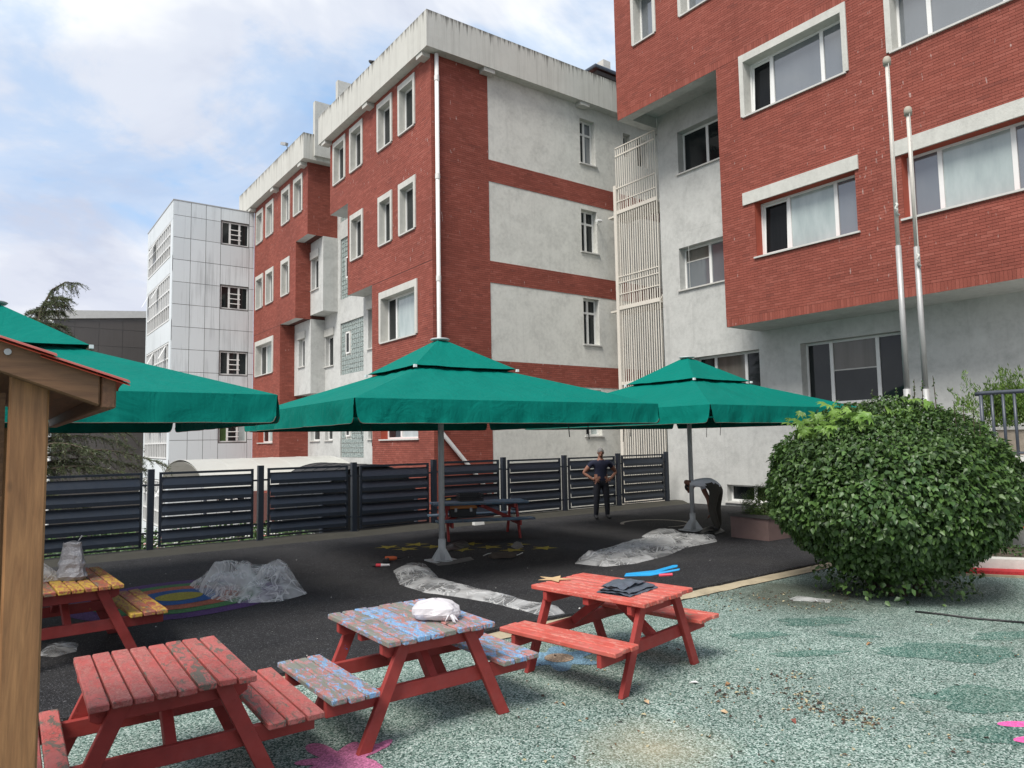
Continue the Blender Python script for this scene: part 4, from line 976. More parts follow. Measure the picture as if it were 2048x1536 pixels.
# ------------------------------------------------------------------ the big round bush
def big_bush():
    cx, cy = 9.34, 4.64
    root = empty('round_bush', 'huge rounded leafy green bush growing out of the green floor', 'bush', (cx, cy, 0))
    def radius(d):
        a = math.atan2(d[1], d[0]); z = d[2]
        r = 1.0 + 0.06 * noise.noise((d[0] * 2.1, d[1] * 2.1, d[2] * 2.1)) + 0.05 * noise.noise((d[0] * 5, d[1] * 5, d[2] * 5 + 3)) + 0.04 * noise.noise((d[0] * 11, d[1] * 11, d[2] * 11 + 6))
        return r
    n = 66000; d = RNG.normal(size=(n, 3)); d /= np.linalg.norm(d, axis=1, keepdims=True)
    rr = np.array([radius(x) for x in d]); depth = RNG.random(n) ** 1.6
    sc_ = rr * (1.0 - 0.30 * depth)
    A = np.array([1.44, 1.44, 1.15]); P = d * A * sc_[:, None]; P[:, 2] += 1.30
    low = P[:, 2] < 1.0
    P[low, :2] *= (1 - 0.36 * np.clip((1.0 - P[low, 2]) / 1.0, 0, 1) ** 1.6)[:, None]
    # a skirt of shoots that reaches the ground on one side
    keep = (P[:, 2] > 0.28 + 0.15 * np.array([noise.noise((x * 2, y * 2, 0)) for x, y in P[:, :2]]))
    P, d, depth = P[keep], d[keep], depth[keep]
    ns = 1300; th = RNG.random(ns) * 6.28; rad = 0.35 + 0.62 * RNG.random(ns); Ps = np.stack([rad * np.cos(th), rad * np.sin(th), 0.05 + 0.45 * RNG.random(ns)], 1)
    ds = Ps / np.linalg.norm(Ps, axis=1, keepdims=True); P = np.vstack([P, Ps]); d = np.vstack([d, ds]); depth = np.concatenate([depth, np.zeros(ns)])
    nrm = d / A; N = nrm / np.linalg.norm(nrm, axis=1, keepdims=True)
    Mx = down_frames(N); S = RNG.uniform(0.55, 1.2, len(P)) * np.where(P[:, 2] > 1.9, 0.72, 1.0)
    unit = leaf_unit(0.076, 0.051)
    # the leaves nearest the camera become parts of their own
    W_ = P + np.array([cx, cy, 0]); dist = np.linalg.norm(W_ - np.array(_C), axis=1); toward = ((np.array(_C) - W_) * N).sum(1) / dist
    score = np.where((depth < 0.12) & (toward > 0.35), S * toward / dist, 0); pick = np.argsort(-score)[:290]; mask = np.ones(len(P), bool); mask[pick] = False
    V, T = scatter(P[mask], Mx[mask], S[mask], unit); o = link('foliage', np_mesh('foliage', V, T, M_LEAF, True), root); o['kind'] = 'stuff'
    lm = np_mesh('leaf', unit[0], unit[1], M_LEAF1, True)
    for i in pick:
        m4 = Matrix(Mx[i].tolist()).to_4x4() @ Matrix.Scale(float(S[i]), 4); m4.translation = Vector(P[i].tolist()); o = link('leaf', lm, root); o.matrix_local = m4
    # woody stems inside
    for k in range(9):
        a = 2 * math.pi * k / 9 + random.uniform(-.2, .2); mb = MB(); r0 = random.uniform(.12, .3)
        mb.tube([(r0 * math.cos(a), r0 * math.sin(a), 0), (r0 * 1.5 * math.cos(a + .1), r0 * 1.5 * math.sin(a + .1), .5), (.75 * math.cos(a + .2), .75 * math.sin(a + .2), 1.15), (1.1 * math.cos(a + .25), 1.1 * math.sin(a + .25), 1.6)], [.035, .03, .02, .01], 6); mb.build('stem', M_BARK, root)
    # creeper with five-fingered pale leaves lying over the top on the camera's left
    u5 = []; t5 = []
    for k, ang in enumerate((-1.15, -.6, 0, .6, 1.15)):
        v, t = leaf_unit(0.15 if k == 2 else 0.125, 0.052, .2, .25); c_, s_ = math.cos(ang), math.sin(ang)
        u5.append(v @ np.array([[c_, s_, 0], [-s_, c_, 0], [0, 0, 1]])); t5.append(t + 7 * k)
    cm = np_mesh('creeper_leaf', np.vstack(u5), np.vstack(t5), M_CREEP)
    ctr = [atX(1630, 850, 8.45), atX(1690, 832, 8.55), atX(1755, 832, 8.75), atX(1830, 812, 9.1)]
    for i in range(120):
        q = ctr[min(int(i / 36), 3)]; p = Vector((q.x - cx + random.gauss(0, .17), q.y - cy + random.gauss(0, .15), q.z + random.gauss(-.02, .075)))
        nn = np.array([[p.x * .5 - .4, p.y * .5 - .5, 1.0]]) + RNG.normal(size=(1, 3)) * .35
        m3 = Matrix(down_frames(nn, .8, .5)[0].tolist()); o = link('creeper_leaf', cm, root); m4 = m3.to_4x4() @ Matrix.Scale(random.uniform(.7, 1.05), 4); m4.translation = p; o.matrix_local = m4
    # upright flowering shoots standing clear of the top
    for px, py, hgt in ((1637, 850, .22), (1745, 815, .22), (1828, 800, .26), (1845, 800, .22), (1872, 800, .30), (1792, 800, .14), (1912, 840, .22), (1930, 850, .26), (1948, 860, .26), (1715, 845, .16), (1960, 880, .2)):
        q = atX(px, py, 9.3); b = Vector((q.x - cx, q.y - cy, q.z - .12)); mb = MB(); lean = Vector((random.uniform(-.05, .05), random.uniform(-.05, .05), 1)); tip = b + lean * (hgt + .12)
        mb.tube([b, (b + tip) / 2, tip], [.006, .005, .003], 5); sh = mb.build('shoot', M_BARK, root)
        k = 16; f_ = RNG.uniform(.35, 1, k); PP = np.array([b + (tip - b) * float(x) for x in f_]); a = RNG.uniform(0, 6.28, k); NN = np.stack([np.cos(a) * .4, np.sin(a) * .4, np.full(k, .9)], 1)
        V, T = scatter(PP, down_frames(NN, .1, .8), RNG.uniform(.25, .55, k), unit); o = link('shoot_leaves', np_mesh('shoot_leaves', V, T, M_LEAF), sh); o['kind'] = 'stuff'
big_bush()

def small_leaf_ball(root, c, rad, n, mt, unit, sq=1.0):
    d = RNG.normal(size=(n, 3)); d /= np.linalg.norm(d, axis=1, keepdims=True); rr = np.array([1 + .12 * noise.noise(tuple(x * 3)) for x in d]) * (1 - .35 * RNG.random(n) ** 1.5)
    P = d * rad * rr[:, None]; P[:, 2] *= sq; V, T = scatter(P + np.array(c), frames(d + np.array([0, 0, .5]), 0), RNG.uniform(.6, 1.1, n), unit)
    o = link('foliage', np_mesh('foliage', V, T, mt), root); o['kind'] = 'stuff'; return o
def planter():
    root = empty('stone_planter', 'low reddish stone planter against the big round bush', 'planter', (11.93, 8.2, 0))
    mb = MB(); mt = plain('reddish_stone', (0.16, 0.105, 0.095), 0.8, var=0.3, scale=5, bmp=.3)
    mb.box((0, 0, 0), (.1, .85, .44)); mb.box((.1, 0, 0), (1.8, .1, .44)); mb.box((.1, .75, 0), (1.8, .85, .44)); mb.build('wall', mt, root)
    mb = MB(); mb.box((-.03, -.03, .442), (1.83, .13, .50)); mb.box((-.03, .72, .442), (1.83, .88, .50)); mb.box((-.03, .13, .442), (.13, .72, .50)); mb.build('coping', plain('dark_coping', (0.06, 0.055, 0.05), .7), root)
    mb = MB(); mb.box((.1, .1, .3), (1.8, .75, .40)); mb.build('soil', M_SOIL, root)
    b = empty('boxwood', 'small clipped boxwood ball growing in the stone planter', 'shrub', (12.35, 8.55, .40)); small_leaf_ball(b, (0, 0, .28), .46, 5200, M_BOX, leaf_unit(.035, .022), .85)
    mb = MB(); mb.tube([(0, 0, 0), (0, 0, .3)], .03, 6); mb.build('stem', M_BARK, b)
planter()

def cedar():
    root = empty('cedar_tree', 'drooping cedar tree with bent tip behind the fence and wooden post', 'tree', (0.95, 23.0, -3.6))
    mb = MB(); H = 10.1
    path = [(0, 0, 0), (.05, 0, 4), (-.05, 0, 7), (.0, 0, 8.6), (.12, 0, 9.4), (.35, 0, 9.95), (.65, 0, 10.2), (.95, 0, 10.2)]
    mb.tube(path, [.26, .16, .09, .05, .035, .024, .015, .007], 8); mb.build('trunk', M_BARK, root, smooth=True)
    wood = MB(); P = []; D = []
    def spray(a, d, L, hang):
        """a twig with needles all along it"""
        k = max(6, int(L * 34)); e = a + d * L + Vector((0, 0, -hang * L)); wood.tube([a, a + d * L * .5 + Vector((0, 0, -hang * L * .3)), e], [.008, .006, .003], 4, caps=False)
        for i in range(k):
            t = (i + random.random()) / k; p = a + d * L * t + Vector((0, 0, -hang * L * (t * t))); P.append(p); D.append(Vector((random.gauss(0, .6), random.gauss(0, .6), random.gauss(-.1, .5))) + d * .5)
    def bough(z, ang, L, drop, base):
        dr = Vector((math.cos(ang), math.sin(ang), 0)); pts = []; n = 9
        for i in range(n + 1):
            t = i / n; pts.append(Vector(base) + dr * L * t + Vector((0, 0, .12 * L * math.sin(t * 2.2) - drop * L * t * t)))
        wood.tube(pts, [max(.005, .05 * (1 - i / n) * min(1, L / 2)) for i in range(n + 1)], 5, caps=False)
        for i in range(1, n + 1):
            for s in range(7 if L > 1 else 4):
                a = pts[i - 1].lerp(pts[i], random.random()); sd = Vector((-dr.y, dr.x, 0)) * random.choice((-1, 1)) * random.uniform(.3, 1) + dr * random.uniform(.2, .9)
                spray(a, sd.normalized(), random.uniform(.22, .62) * min(1, .45 + L / 4), random.uniform(.25, 1.1))
    for k in range(30):
        z = 2.2 + 6.2 * (k / 30) ** .9; L = max(.45, (9.3 - z) * .40) * random.uniform(.7, 1.1); ang = k * 2.4 + random.uniform(-.3, .3); x = np.interp(z, [p[2] for p in path[:6]], [p[0] for p in path[:6]])
        bough(z, ang, L, random.uniform(.15, .30), (x, 0, z))
    for ang, L, z in ((-.35, 3.2, 5.35), (-.55, 2.7, 4.95), (-.12, 2.7, 5.15), (-.95, 2.2, 5.6), (.15, 2.4, 5.8), (-.45, 2.3, 6.2)): bough(z, ang, L, .17, (0, 0, z))
    for z, ang, L in ((8.55, 2.6, .95), (8.7, -.2, .8), (8.9, -.9, .75), (9.1, 2.4, .6), (9.0, 1.0, .7), (8.4, -.4, 1.2), (8.3, -1.6, 1.0), (9.3, -.3, .55), (8.6, 3.6, .9), (8.2, 2.9, 1.2), (9.35, 2.0, .5), (9.5, -.8, .6), (9.6, .4, .5), (8.8, 1.7, .8), (8.1, .6, 1.3), (9.0, -2.0, .7), (9.7, -.3, .5), (8.45, -2.6, .9)): bough(z, ang, L, .1, (np.interp(z, [p[2] for p in path], [p[0] for p in path]), 0, z))
    for i in range(3, len(path) - 1):
        for s in range(14):
            a = Vector(path[i]).lerp(Vector(path[i + 1]), random.random()); spray(a, Vector((random.uniform(-.5, 1), random.uniform(-1, 1), random.uniform(-.5, .1))).normalized(), random.uniform(.2, .5), random.uniform(.3, 1.0))
    wood.build('bough', M_BARK, root)
    P = np.array(P); D = np.array(D); rep = 3; P = np.repeat(P, rep, 0) + RNG.normal(size=(len(P) * rep, 3)) * .012; D = np.repeat(D, rep, 0) + RNG.normal(size=(len(D) * rep, 3)) * .5
    unit = (np.array([(-.006, 0, 0), (.006, 0, 0), (0, .065, 0)], np.float32), np.array([(0, 1, 2)], np.int32)); D /= np.linalg.norm(D, axis=1, keepdims=True); r_ = RNG.normal(size=D.shape); x = np.cross(D, r_); x /= np.linalg.norm(x, axis=1, keepdims=True)
    V, T = scatter(P, np.stack([x, D, np.cross(x, D)], 2), RNG.uniform(.8, 1.5, len(P)), unit); o = link('crown', np_mesh('crown', V, T, M_NEEDLE), root); o['kind'] = 'stuff'
cedar()

def undergrowth():
    n = 9000; P = np.stack([RNG.uniform(-4, 6.4, n), RNG.uniform(15.6, 20.3, n), -.42 + .42 * RNG.random(n) ** 1.5], 1); N = RNG.normal(size=(n, 3)) * .5 + np.array([0, -.2, 1])
    V, T = scatter(P, frames(N, 0), RNG.uniform(.7, 1.4, n), leaf_unit(.11, .07)); o = link('undergrowth', np_mesh('undergrowth', V, T, M_COVER)); tag(o, 'green ground cover growing in the bed beyond the fence', 'plants', kind='stuff')
    f = MB(); cols = [plain('white_petals', (.7, .68, .66), .7), plain('pink_petals', (.62, .2, .2), .7)]
    for i in range(150):
        x, y = random.uniform(2.5, 6.2), random.uniform(16, 19.5); z = random.uniform(-.15, .05); r = random.uniform(.03, .06)
        for k in range(5): a = k * 1.257; f.add([(x, y, z), (x + r * math.cos(a - .5), y + r * math.sin(a - .5), z + .02), (x + 1.3 * r * math.cos(a), y + 1.3 * r * math.sin(a), z), (x + r * math.cos(a + .5), y + r * math.sin(a + .5), z + .02)], [(0, 1, 2, 3)], 0 if i % 4 else 1)
    o = f.build('flowers', cols); tag(o, 'small white and pink flowers dotted over the bed beyond the fence', 'flowers', kind='stuff')
undergrowth()

# ------------------------------------------------------------------ raised terrace, railing and conifer at the right edge
def terrace():
    mb = MB(); mb.box((13.35, -8, 0), (17.5, 5.25, 1.50)); mb.build('raised_terrace', M_STUCCO); tag(bpy.data.objects['raised_terrace'], kind='structure')
    mb = MB(); mb.box((13.18, -8, 1.502), (17.4, 5.35, 1.62)); mb.build('terrace_slab', plain('white_slab', (.62, .6, .57), .7, var=.1)); tag(bpy.data.objects['terrace_slab'], kind='structure')
    root = empty('railing', 'slate grey tubular railing on the raised terrace at the right edge', 'railing', (13.3, 5.05, 1.62))
    mb = MB(); mb.tube([(.0, 0.02, 1.02), (.0, -.1, 1.03), (0, -9, 1.03)], .036, 10); mb.build('handrail', M_RAIL, root, smooth=True)
    for i in range(46):
        mb = MB(); y = -.06 - .16 * i; mb.tube([(0, y, -.15), (0, y, 1.0)], .024 if i % 6 else .03, 8); mb.build('baluster', M_RAIL, root, smooth=True)
    mb = MB(); mb.tube([(0, -.06, .05), (0, -9, .05)], .02, 8); mb.build('lower_rail', M_RAIL, root)
    b = empty('concrete_planter', 'weathered pale planter box behind the terrace railing', 'planter', (13.75, 3.2, 1.62)); mb = MB(); mb.box((0, 0, 0), (.6, 1.75, .42)); mb.build('box', stucco('planter_buff', (.36, .31, .25), .35), b); mb = MB(); mb.box((-.03, -.03, .42), (.63, 1.78, .47)); mb.build('rim', M_SILL, b)
    t = empty('conifer_shrub', 'bright green conifer shrub in the planter behind the railing', 'shrub', (13.95, atX(2022, 850, 13.95).y + .25, 2.02))
    mb = MB(); mb.tube([(0, 0, 0), (0, -.1, .6)], .04, 6); mb.build('stem', M_BARK, t)
    P = []; D = []
    for k in range(110):
        b0 = Vector((random.gauss(0, .12), random.gauss(-.25, .30), random.uniform(.0, .5))); d = Vector((random.gauss(0, .3), random.gauss(0, .4), 1)).normalized(); L = random.uniform(.25, .62)
        for i in range(90):
            f_ = random.random(); w = .075 * (1 - f_ * .8); P.append(b0 + d * L * f_ + Vector((random.gauss(0, w), random.gauss(0, w), random.gauss(0, .02)))); D.append(d * .9 + Vector((random.gauss(0, .45), random.gauss(0, .45), .3)))
    P = np.array(P); D = np.array(D); D /= np.linalg.norm(D, axis=1, keepdims=True); r_ = RNG.normal(size=D.shape); x = np.cross(D, r_); x /= np.linalg.norm(x, axis=1, keepdims=True)
    V, T = scatter(P, np.stack([x, D, np.cross(x, D)], 2), RNG.uniform(.6, 1.3, len(P)), leaf_unit(.06, .017, .1, .05)); o = link('foliage', np_mesh('foliage', V, T, M_CONIF), t); o['kind'] = 'stuff'
    # red kerb and soil bed in front of the terrace
    a = Vector((10.6, 5.45, 0)); dd = Vector((.55, -.835, 0)); nn = Vector((.835, .55, 0))
    for nm, d0, d1, z, mt in (('red_kerb', .0, .26, .07, mark('mark_red', (.42, .035, .04), .2)), ('pale_kerb_edge', -.05, .0, .03, M_KERB), ('concrete_kerb', .26, .5, .20, M_CONC), ('soil_bed', .5, 2.6, .17, M_SOIL)):
        mb = MB(); p = [a + nn * d0, a + nn * d0 + dd * 9, a + nn * d1 + dd * 9, a + nn * d1]; mb.prism([(q.x, q.y) for q in p], lambda x, y, d: (x, y, d), -.01, z); o = mb.build(nm, mt); tag(o, kind='structure')
    n = 900; q = np.array([a + nn * random.uniform(.55, 1.6) + dd * random.uniform(0, 4) + Vector((0, 0, .17 + .1 * random.random())) for _ in range(n)]); V, T = scatter(q, frames(RNG.normal(size=(n, 3)) * .5 + np.array([0, 0, 1]), 0), RNG.uniform(.4, .9, n), leaf_unit(.08, .045)); o = link('bed_plants', np_mesh('bed_plants', V, T, M_COVER)); tag(o, 'low green plants in the soil bed behind the red kerb', 'plants', kind='stuff')
    g = empty('play_panel', 'green plastic play panel on a red edge behind the big bush at the right edge', 'play equipment', (12.9, 4.75, .17)); mb = MB()
    mb.prism([(-.5, .45), (.3, .45), (.3, .9), (.1, 1.05), (-.3, 1.05), (-.5, .9)], lambda x, y, d: (d, x, y), 0, .05); mb.build('panel', plain('green_plastic', (.02, .30, .06), .35), g); mb = MB(); mb.box((-.01, -.52, .36), (.07, .32, .45)); mb.build('edge', plain('red_plastic', (.5, .05, .04), .4), g)
    for y in (-.45, .25): mb = MB(); mb.box((0, y - .04, 0), (.06, y + .04, .36)); mb.build('leg', M_WOOD_Z, g)
terrace()

# ================================================================== THINGS
def flagpoles():
    for k, (x, y, top, lab) in enumerate(((12.43, 5.76, atX(1772, 118, 12.43).z, 'taller of the two silver flagpoles in front of the brick front'), (12.78, 5.62, atX(1822, 215, 12.78).z, 'shorter silver flagpole standing right of the taller one'))):
        root = empty('flagpole', lab, 'flagpole', (x, y, 0), group='flagpoles in front of the brick building')
        mb = MB(); mb.tube([(0, 0, 0), (0, 0, 2.75)], .058, 14); mb.build('lower_tube', M_STEEL, root, smooth=True)
        mb = MB(); mb.tube([(0, 0, 2.75), (0, 0, 5.2)], .045, 14); mb.build('middle_tube', M_STEEL, root, smooth=True)
        mb = MB(); mb.tube([(0, 0, 5.2), (0, 0, top - .1)], .034, 14); mb.build('upper_tube', plain('weathered_white_pole', (.56, .53, .48), .5, var=.25, scale=9), root, smooth=True)
        mb = MB(); mb.lathe([(.0, -.12), (.062, -.12), (.068, -.05), (.062, .0), (.04, .03), (0, .035)], (0, 0, top), 14); mb.build('cap', plain('beige_cap', (.36, .33, .27), .7), root, smooth=True)
        mb = MB(); zz = top - 2.6; pts = [(-.05, -.045, top - .12)] + [(-.055 + .006 * math.sin(i * 1.7), -.05, top - .12 - (top - .12 - zz) * i / 10) for i in range(1, 11)]; mb.tube(pts, .007, 5); mb.build('rope', M_CONC, root)
        mb = MB(); pts = [(-.05 - .05 * math.sin(i * .5), -.05 + .02 * math.cos(i * 2.2), zz - .03 * i) for i in range(8)]; mb.tube(pts, .02, 6); mb.build('rope_knot', M_CONC, root, smooth=True)
flagpoles()

def make_umbrella():
    root = empty('patio_umbrella', 'x', 'umbrella', (0, 0, 0), group='green square parasols over the dark floor')
    S, ZV, ZB = 2.56, 2.53, 2.22
    def side(k, a, b, z):
        c, s = ((1, 0), (0, 1), (-1, 0), (0, -1))[k]; return (a * c + b * s, a * s - b * c, z)     # a along the side, b outwards
    mb = MB()
    for k in range(4):
        def lf(u, v, k=k):
            s = S + (0.72 - S) * v; a = (2 * u - 1) * s; z = ZV + (S - s) * 0.352
            e = math.sin(math.pi * u); z -= 0.055 * e * (1 - v) * (0.4 + v) * 2.0 - 0.0
            q = abs(2 * u - 1); w = noise.noise((u * 9 + 5 * k, v * 2.4, k * 3.1)) * .020 + noise.noise((u * 26 + v * 10 * (1 if u > .5 else -1), v * 3 + k, 4)) * .018 * (q ** 2 + .3)
            w *= min(1, (1 - q) * 14) * min(1, v * 8 + .15)
            return side(k, a, s, z + w)
        mb.grid(lf, 44, 22)
    mb.build('canopy', M_CANOPY, root, smooth=True)
    mb = MB()
    for k in range(4):
        def tf(u, v, k=k):
            s = .93 + (.085 - .93) * v; a = (2 * u - 1) * s; z = 3.17 + (.93 - s) * .625; q = abs(2 * u - 1)
            z -= .035 * math.sin(math.pi * u) * math.sin(math.pi * min(1, v + .1)) ; w = noise.noise((u * 8 + 3 * k, v * 2.5, 9.3)) * .008 * min(1, (1 - q) * 10)
            return side(k, a, s, z + w)
        mb.grid(tf, 24, 12)
    mb.build('top_canopy', M_CANOPY, root, smooth=True)
    for k in range(4):
        mb = MB()
        def vf(u, v, k=k):
            u = .35 * u + .65 * (.5 - .5 * math.cos(math.pi * u)); ins = .004 + .022 * v
            a = (2 * u - 1) * (S - ins); q = abs(2 * u - 1); drop = (ZV - ZB) * v
            if q > .97: drop -= (ZV - ZB) * .22 * (1 - math.sqrt(max(0, 1 - ((q - .97) / .03) ** 2))) * v ** 3
            wv = (.016 * math.sin(a * 7.3 + 2 * k) + .010 * math.sin(a * 13.1 + k) + .03 * noise.noise((a * 1.7, v, k * 7.0)) + .035 * (1 - 2.4 * abs(noise.noise((a * 3.3 + v * .5, v * .6, k * 5.0 + 2))))) * v + .006 * noise.noise((a * 9, v * 4, k))
            return side(k, a, S + .006 + wv * .8 + .012 * v, ZV - drop + .006 * noise.noise((a * 2, 3, k)) * v - .055 * 0)
        mb.grid(vf, 70, 6); mb.build('valance', M_CANOPY, root, smooth=True)
        mb = MB(); mb.tube([vf(i / 70, 1.0) for i in range(71)], .0045, 4); mb.build('hem', plain('brown_hem', (.10, .075, .055), .8) if k == 0 else bpy.data.materials['brown_hem'], root)
    mb = MB(); mb.lathe([(0, -.02), (.15, -.02), (.17, 0), (.15, .012), (0, .018)], (0, 0, 3.73), 28); mb.build('cap', M_POLE, root, smooth=True)
    mb = MB(); mb.tube([(0, 0, .0), (0, 0, 3.7)], .05, 18); mb.build('pole', M_POLE, root, smooth=True)
    mb = MB(); mb.tube([(0, 0, .05), (0, 0, .36)], .062, 18); bs = mb.build('base_sleeve', plain('white_base', (.50, .51, .51), .5), root, smooth=True)
    mb = MB()
    for k in range(4):
        c, s = math.cos(k * math.pi / 2 + .4), math.sin(k * math.pi / 2 + .4); mb.prism([(.055, .02), (.22, .02), (.055, .24)], lambda a, b, d, c=c, s=s: (a * c - d * s, a * s + d * c, b), -.008, .008)
    mb.build('gusset', bpy.data.materials['white_base'], bs); mb = MB(); mb.box((-.22, -.22, 0), (.22, .22, .02)); mb.build('base_plate', bpy.data.materials['white_base'], bs)
    for k in range(8):
        a = k * math.pi / 4 + (math.pi / 4 if False else 0); r_ = S * (1.405 if k % 2 else .99); dx, dy = math.cos(a), math.sin(a); mb = MB()
        mb.bar((dx * .06, dy * .06, 3.24), (dx * r_ * (.985 if k % 2 else .97), dy * r_ * (.985 if k % 2 else .97), 2.47 if k % 2 else 2.36), .03, .04); rb = mb.build('rib', M_RAIL, root); mb = MB(); mb.bar((dx * .07, dy * .07, 2.45), (dx * r_ * .45, dy * r_ * .45, 2.93), .022, .03); mb.build('strut', M_RAIL, rb)
    mb = MB(); mb.tube([(0, 0, 2.38), (0, 0, 2.52)], .085, 14); mb.build('runner', M_RAIL, root)
    for k in range(4):
        a = k * math.pi / 2 + math.pi / 4; mb = MB(); x, y = .945 * math.cos(a) * 1.414, .945 * math.sin(a) * 1.414; mb.box((x - .022, y - .022, 3.125), (x + .022, y + .022, 3.168)); mb.build('corner_tip', M_TIP, root)
    for (x, y, L) in ((.9, -2.3, .20), (1.3, -2.28, .24), (-.3, 2.3, .3), (-.5, 2.3, .2)):
        mb = MB(); mb.bar((x, y, 2.45), (x + .04, y, 2.22 - L), .018, .004); mb.build('tie_strap', M_BLACK, root)
    return root
_u0 = make_umbrella()
for k, (x, y, a, lab) in enumerate(((6.2, 10.53, -.035, 'middle green square parasol over the picnic bench with the toolbox'), (12.29, 10.30, .01, 'far right green parasol partly behind the big round bush'), (-0.02, 10.42, .01, 'left green parasol partly behind the wooden roof post'))):
    o = _u0 if k == 0 else copy_tree(_u0); o.location = (x, y, zdark(y)); o.rotation_euler = (0, 0, a + (0, math.pi / 2, math.pi)[k]); o['label'] = lab

# picnic tables: local x across, y along the planks
def make_table(cx, cy, yaw, L, Wt, h, mt, fm, label, zoff=0.0, seat_h=.41, half=.815, over=.11, roughness=0):
    root = empty('picnic_table', label, 'picnic table', (cx, cy, zoff), yaw, group='wooden picnic tables')
    n = 8; pw = Wt / n; th = .038
    def plank(name, x, z, w, length, par, m_):
        mb = MB(); mb.box((-w / 2, -length / 2, -th), (w / 2, length / 2, 0)); o = mb.build(name, m_, par, bevel=.006); o.location = (x + random.uniform(-.001, .001), random.uniform(-.012, .012), z + random.uniform(-.003, .003)); o.rotation_euler = (random.uniform(-.004, .004), random.uniform(-.02, .02), random.uniform(-.004, .004)); return o
    for i in range(n): plank('top_plank', -Wt / 2 + pw * (i + .5), h, pw - .011, L, root, mt)
    for s in (-1, 1):
        for i in range(3): plank('seat_plank', s * (half - .056 - .112 * i), seat_h, .102, L, root, mt)
    for s in (-1, 1):
        y = s * (L / 2 - over); yo, yi = y + s * .0, y - s * .042
        for q in (-1, 1):
            mb = MB(); xt, xf = q * .25, q * .555; mb.prism([(xt - .048, h - th - .003), (xt + .048, h - th - .003), (xf + .048, 0), (xf - .048, 0)], lambda a, b, d: (a, d, b), y - .021, y + .021); mb.build('leg', fm, root, bevel=.004)
        mb = MB(); mb.prism([(-Wt / 2 + .02, h - th - .003), (Wt / 2 - .02, h - th - .003), (Wt / 2 - .02, h - th - .075), (Wt / 2 - .06, h - th - .1), (-Wt / 2 + .06, h - th - .1), (-Wt / 2 + .02, h - th - .075)], lambda a, b, d: (a, d, b), y - s * .065, y - s * .0225); mb.build('top_bearer', fm, root, bevel=.004)
        mb = MB(); mb.box((-half + .015, min(y - s * .065, y - s * .0225), seat_h - th - .103), (half - .015, max(y - s * .065, y - s * .0225), seat_h - th - .003)); mb.build('seat_bearer', fm, root, bevel=.004)
        mb = MB(); mb.bar((.0, s * .06, h - th - .05), (.0, y - s * .07, seat_h - th - .03), .06, .075); mb.build('brace', fm, root, bevel=.004)
    mb = MB(); mb.box((-Wt / 2 + .03, -.03, h - th - .06), (Wt / 2 - .03, .03, h - th - .003)); mb.build('middle_bearer', fm, root, bevel=.003)
    return root
T_RED = make_table(.88, 4.80, -.02, 1.06, .84, .70, M_T_RED, M_F_RED, 'faded red picnic table with flaking paint in front of the wooden post')
T_BLUE = make_table(2.585, 4.88, .0, 1.04, .86, .70, M_T_BLUE, M_F_BLUE, 'picnic table with flaking blue paint over red, white carrier bag on it')
T_RED2 = make_table(4.50, 4.72, .185, 1.20, .80, .70, M_T_RED2, M_F_RED, 'bright red picnic table carrying the folded grey sheet')
T_YEL = make_table(.62, 8.28, .05, 1.30, .86, .70, M_T_YEL, M_F_YEL, 'picnic table with worn yellow tops on red legs behind the wooden post', zoff=.035)
T_FAR = make_table(8.42, 12.75, R(-112), 2.0, .74, .73, M_T_DKB, M_F_BLUE, 'dull blue picnic table in the shade beside the fence with tools on it', zoff=.01, seat_h=.43, over=.26)

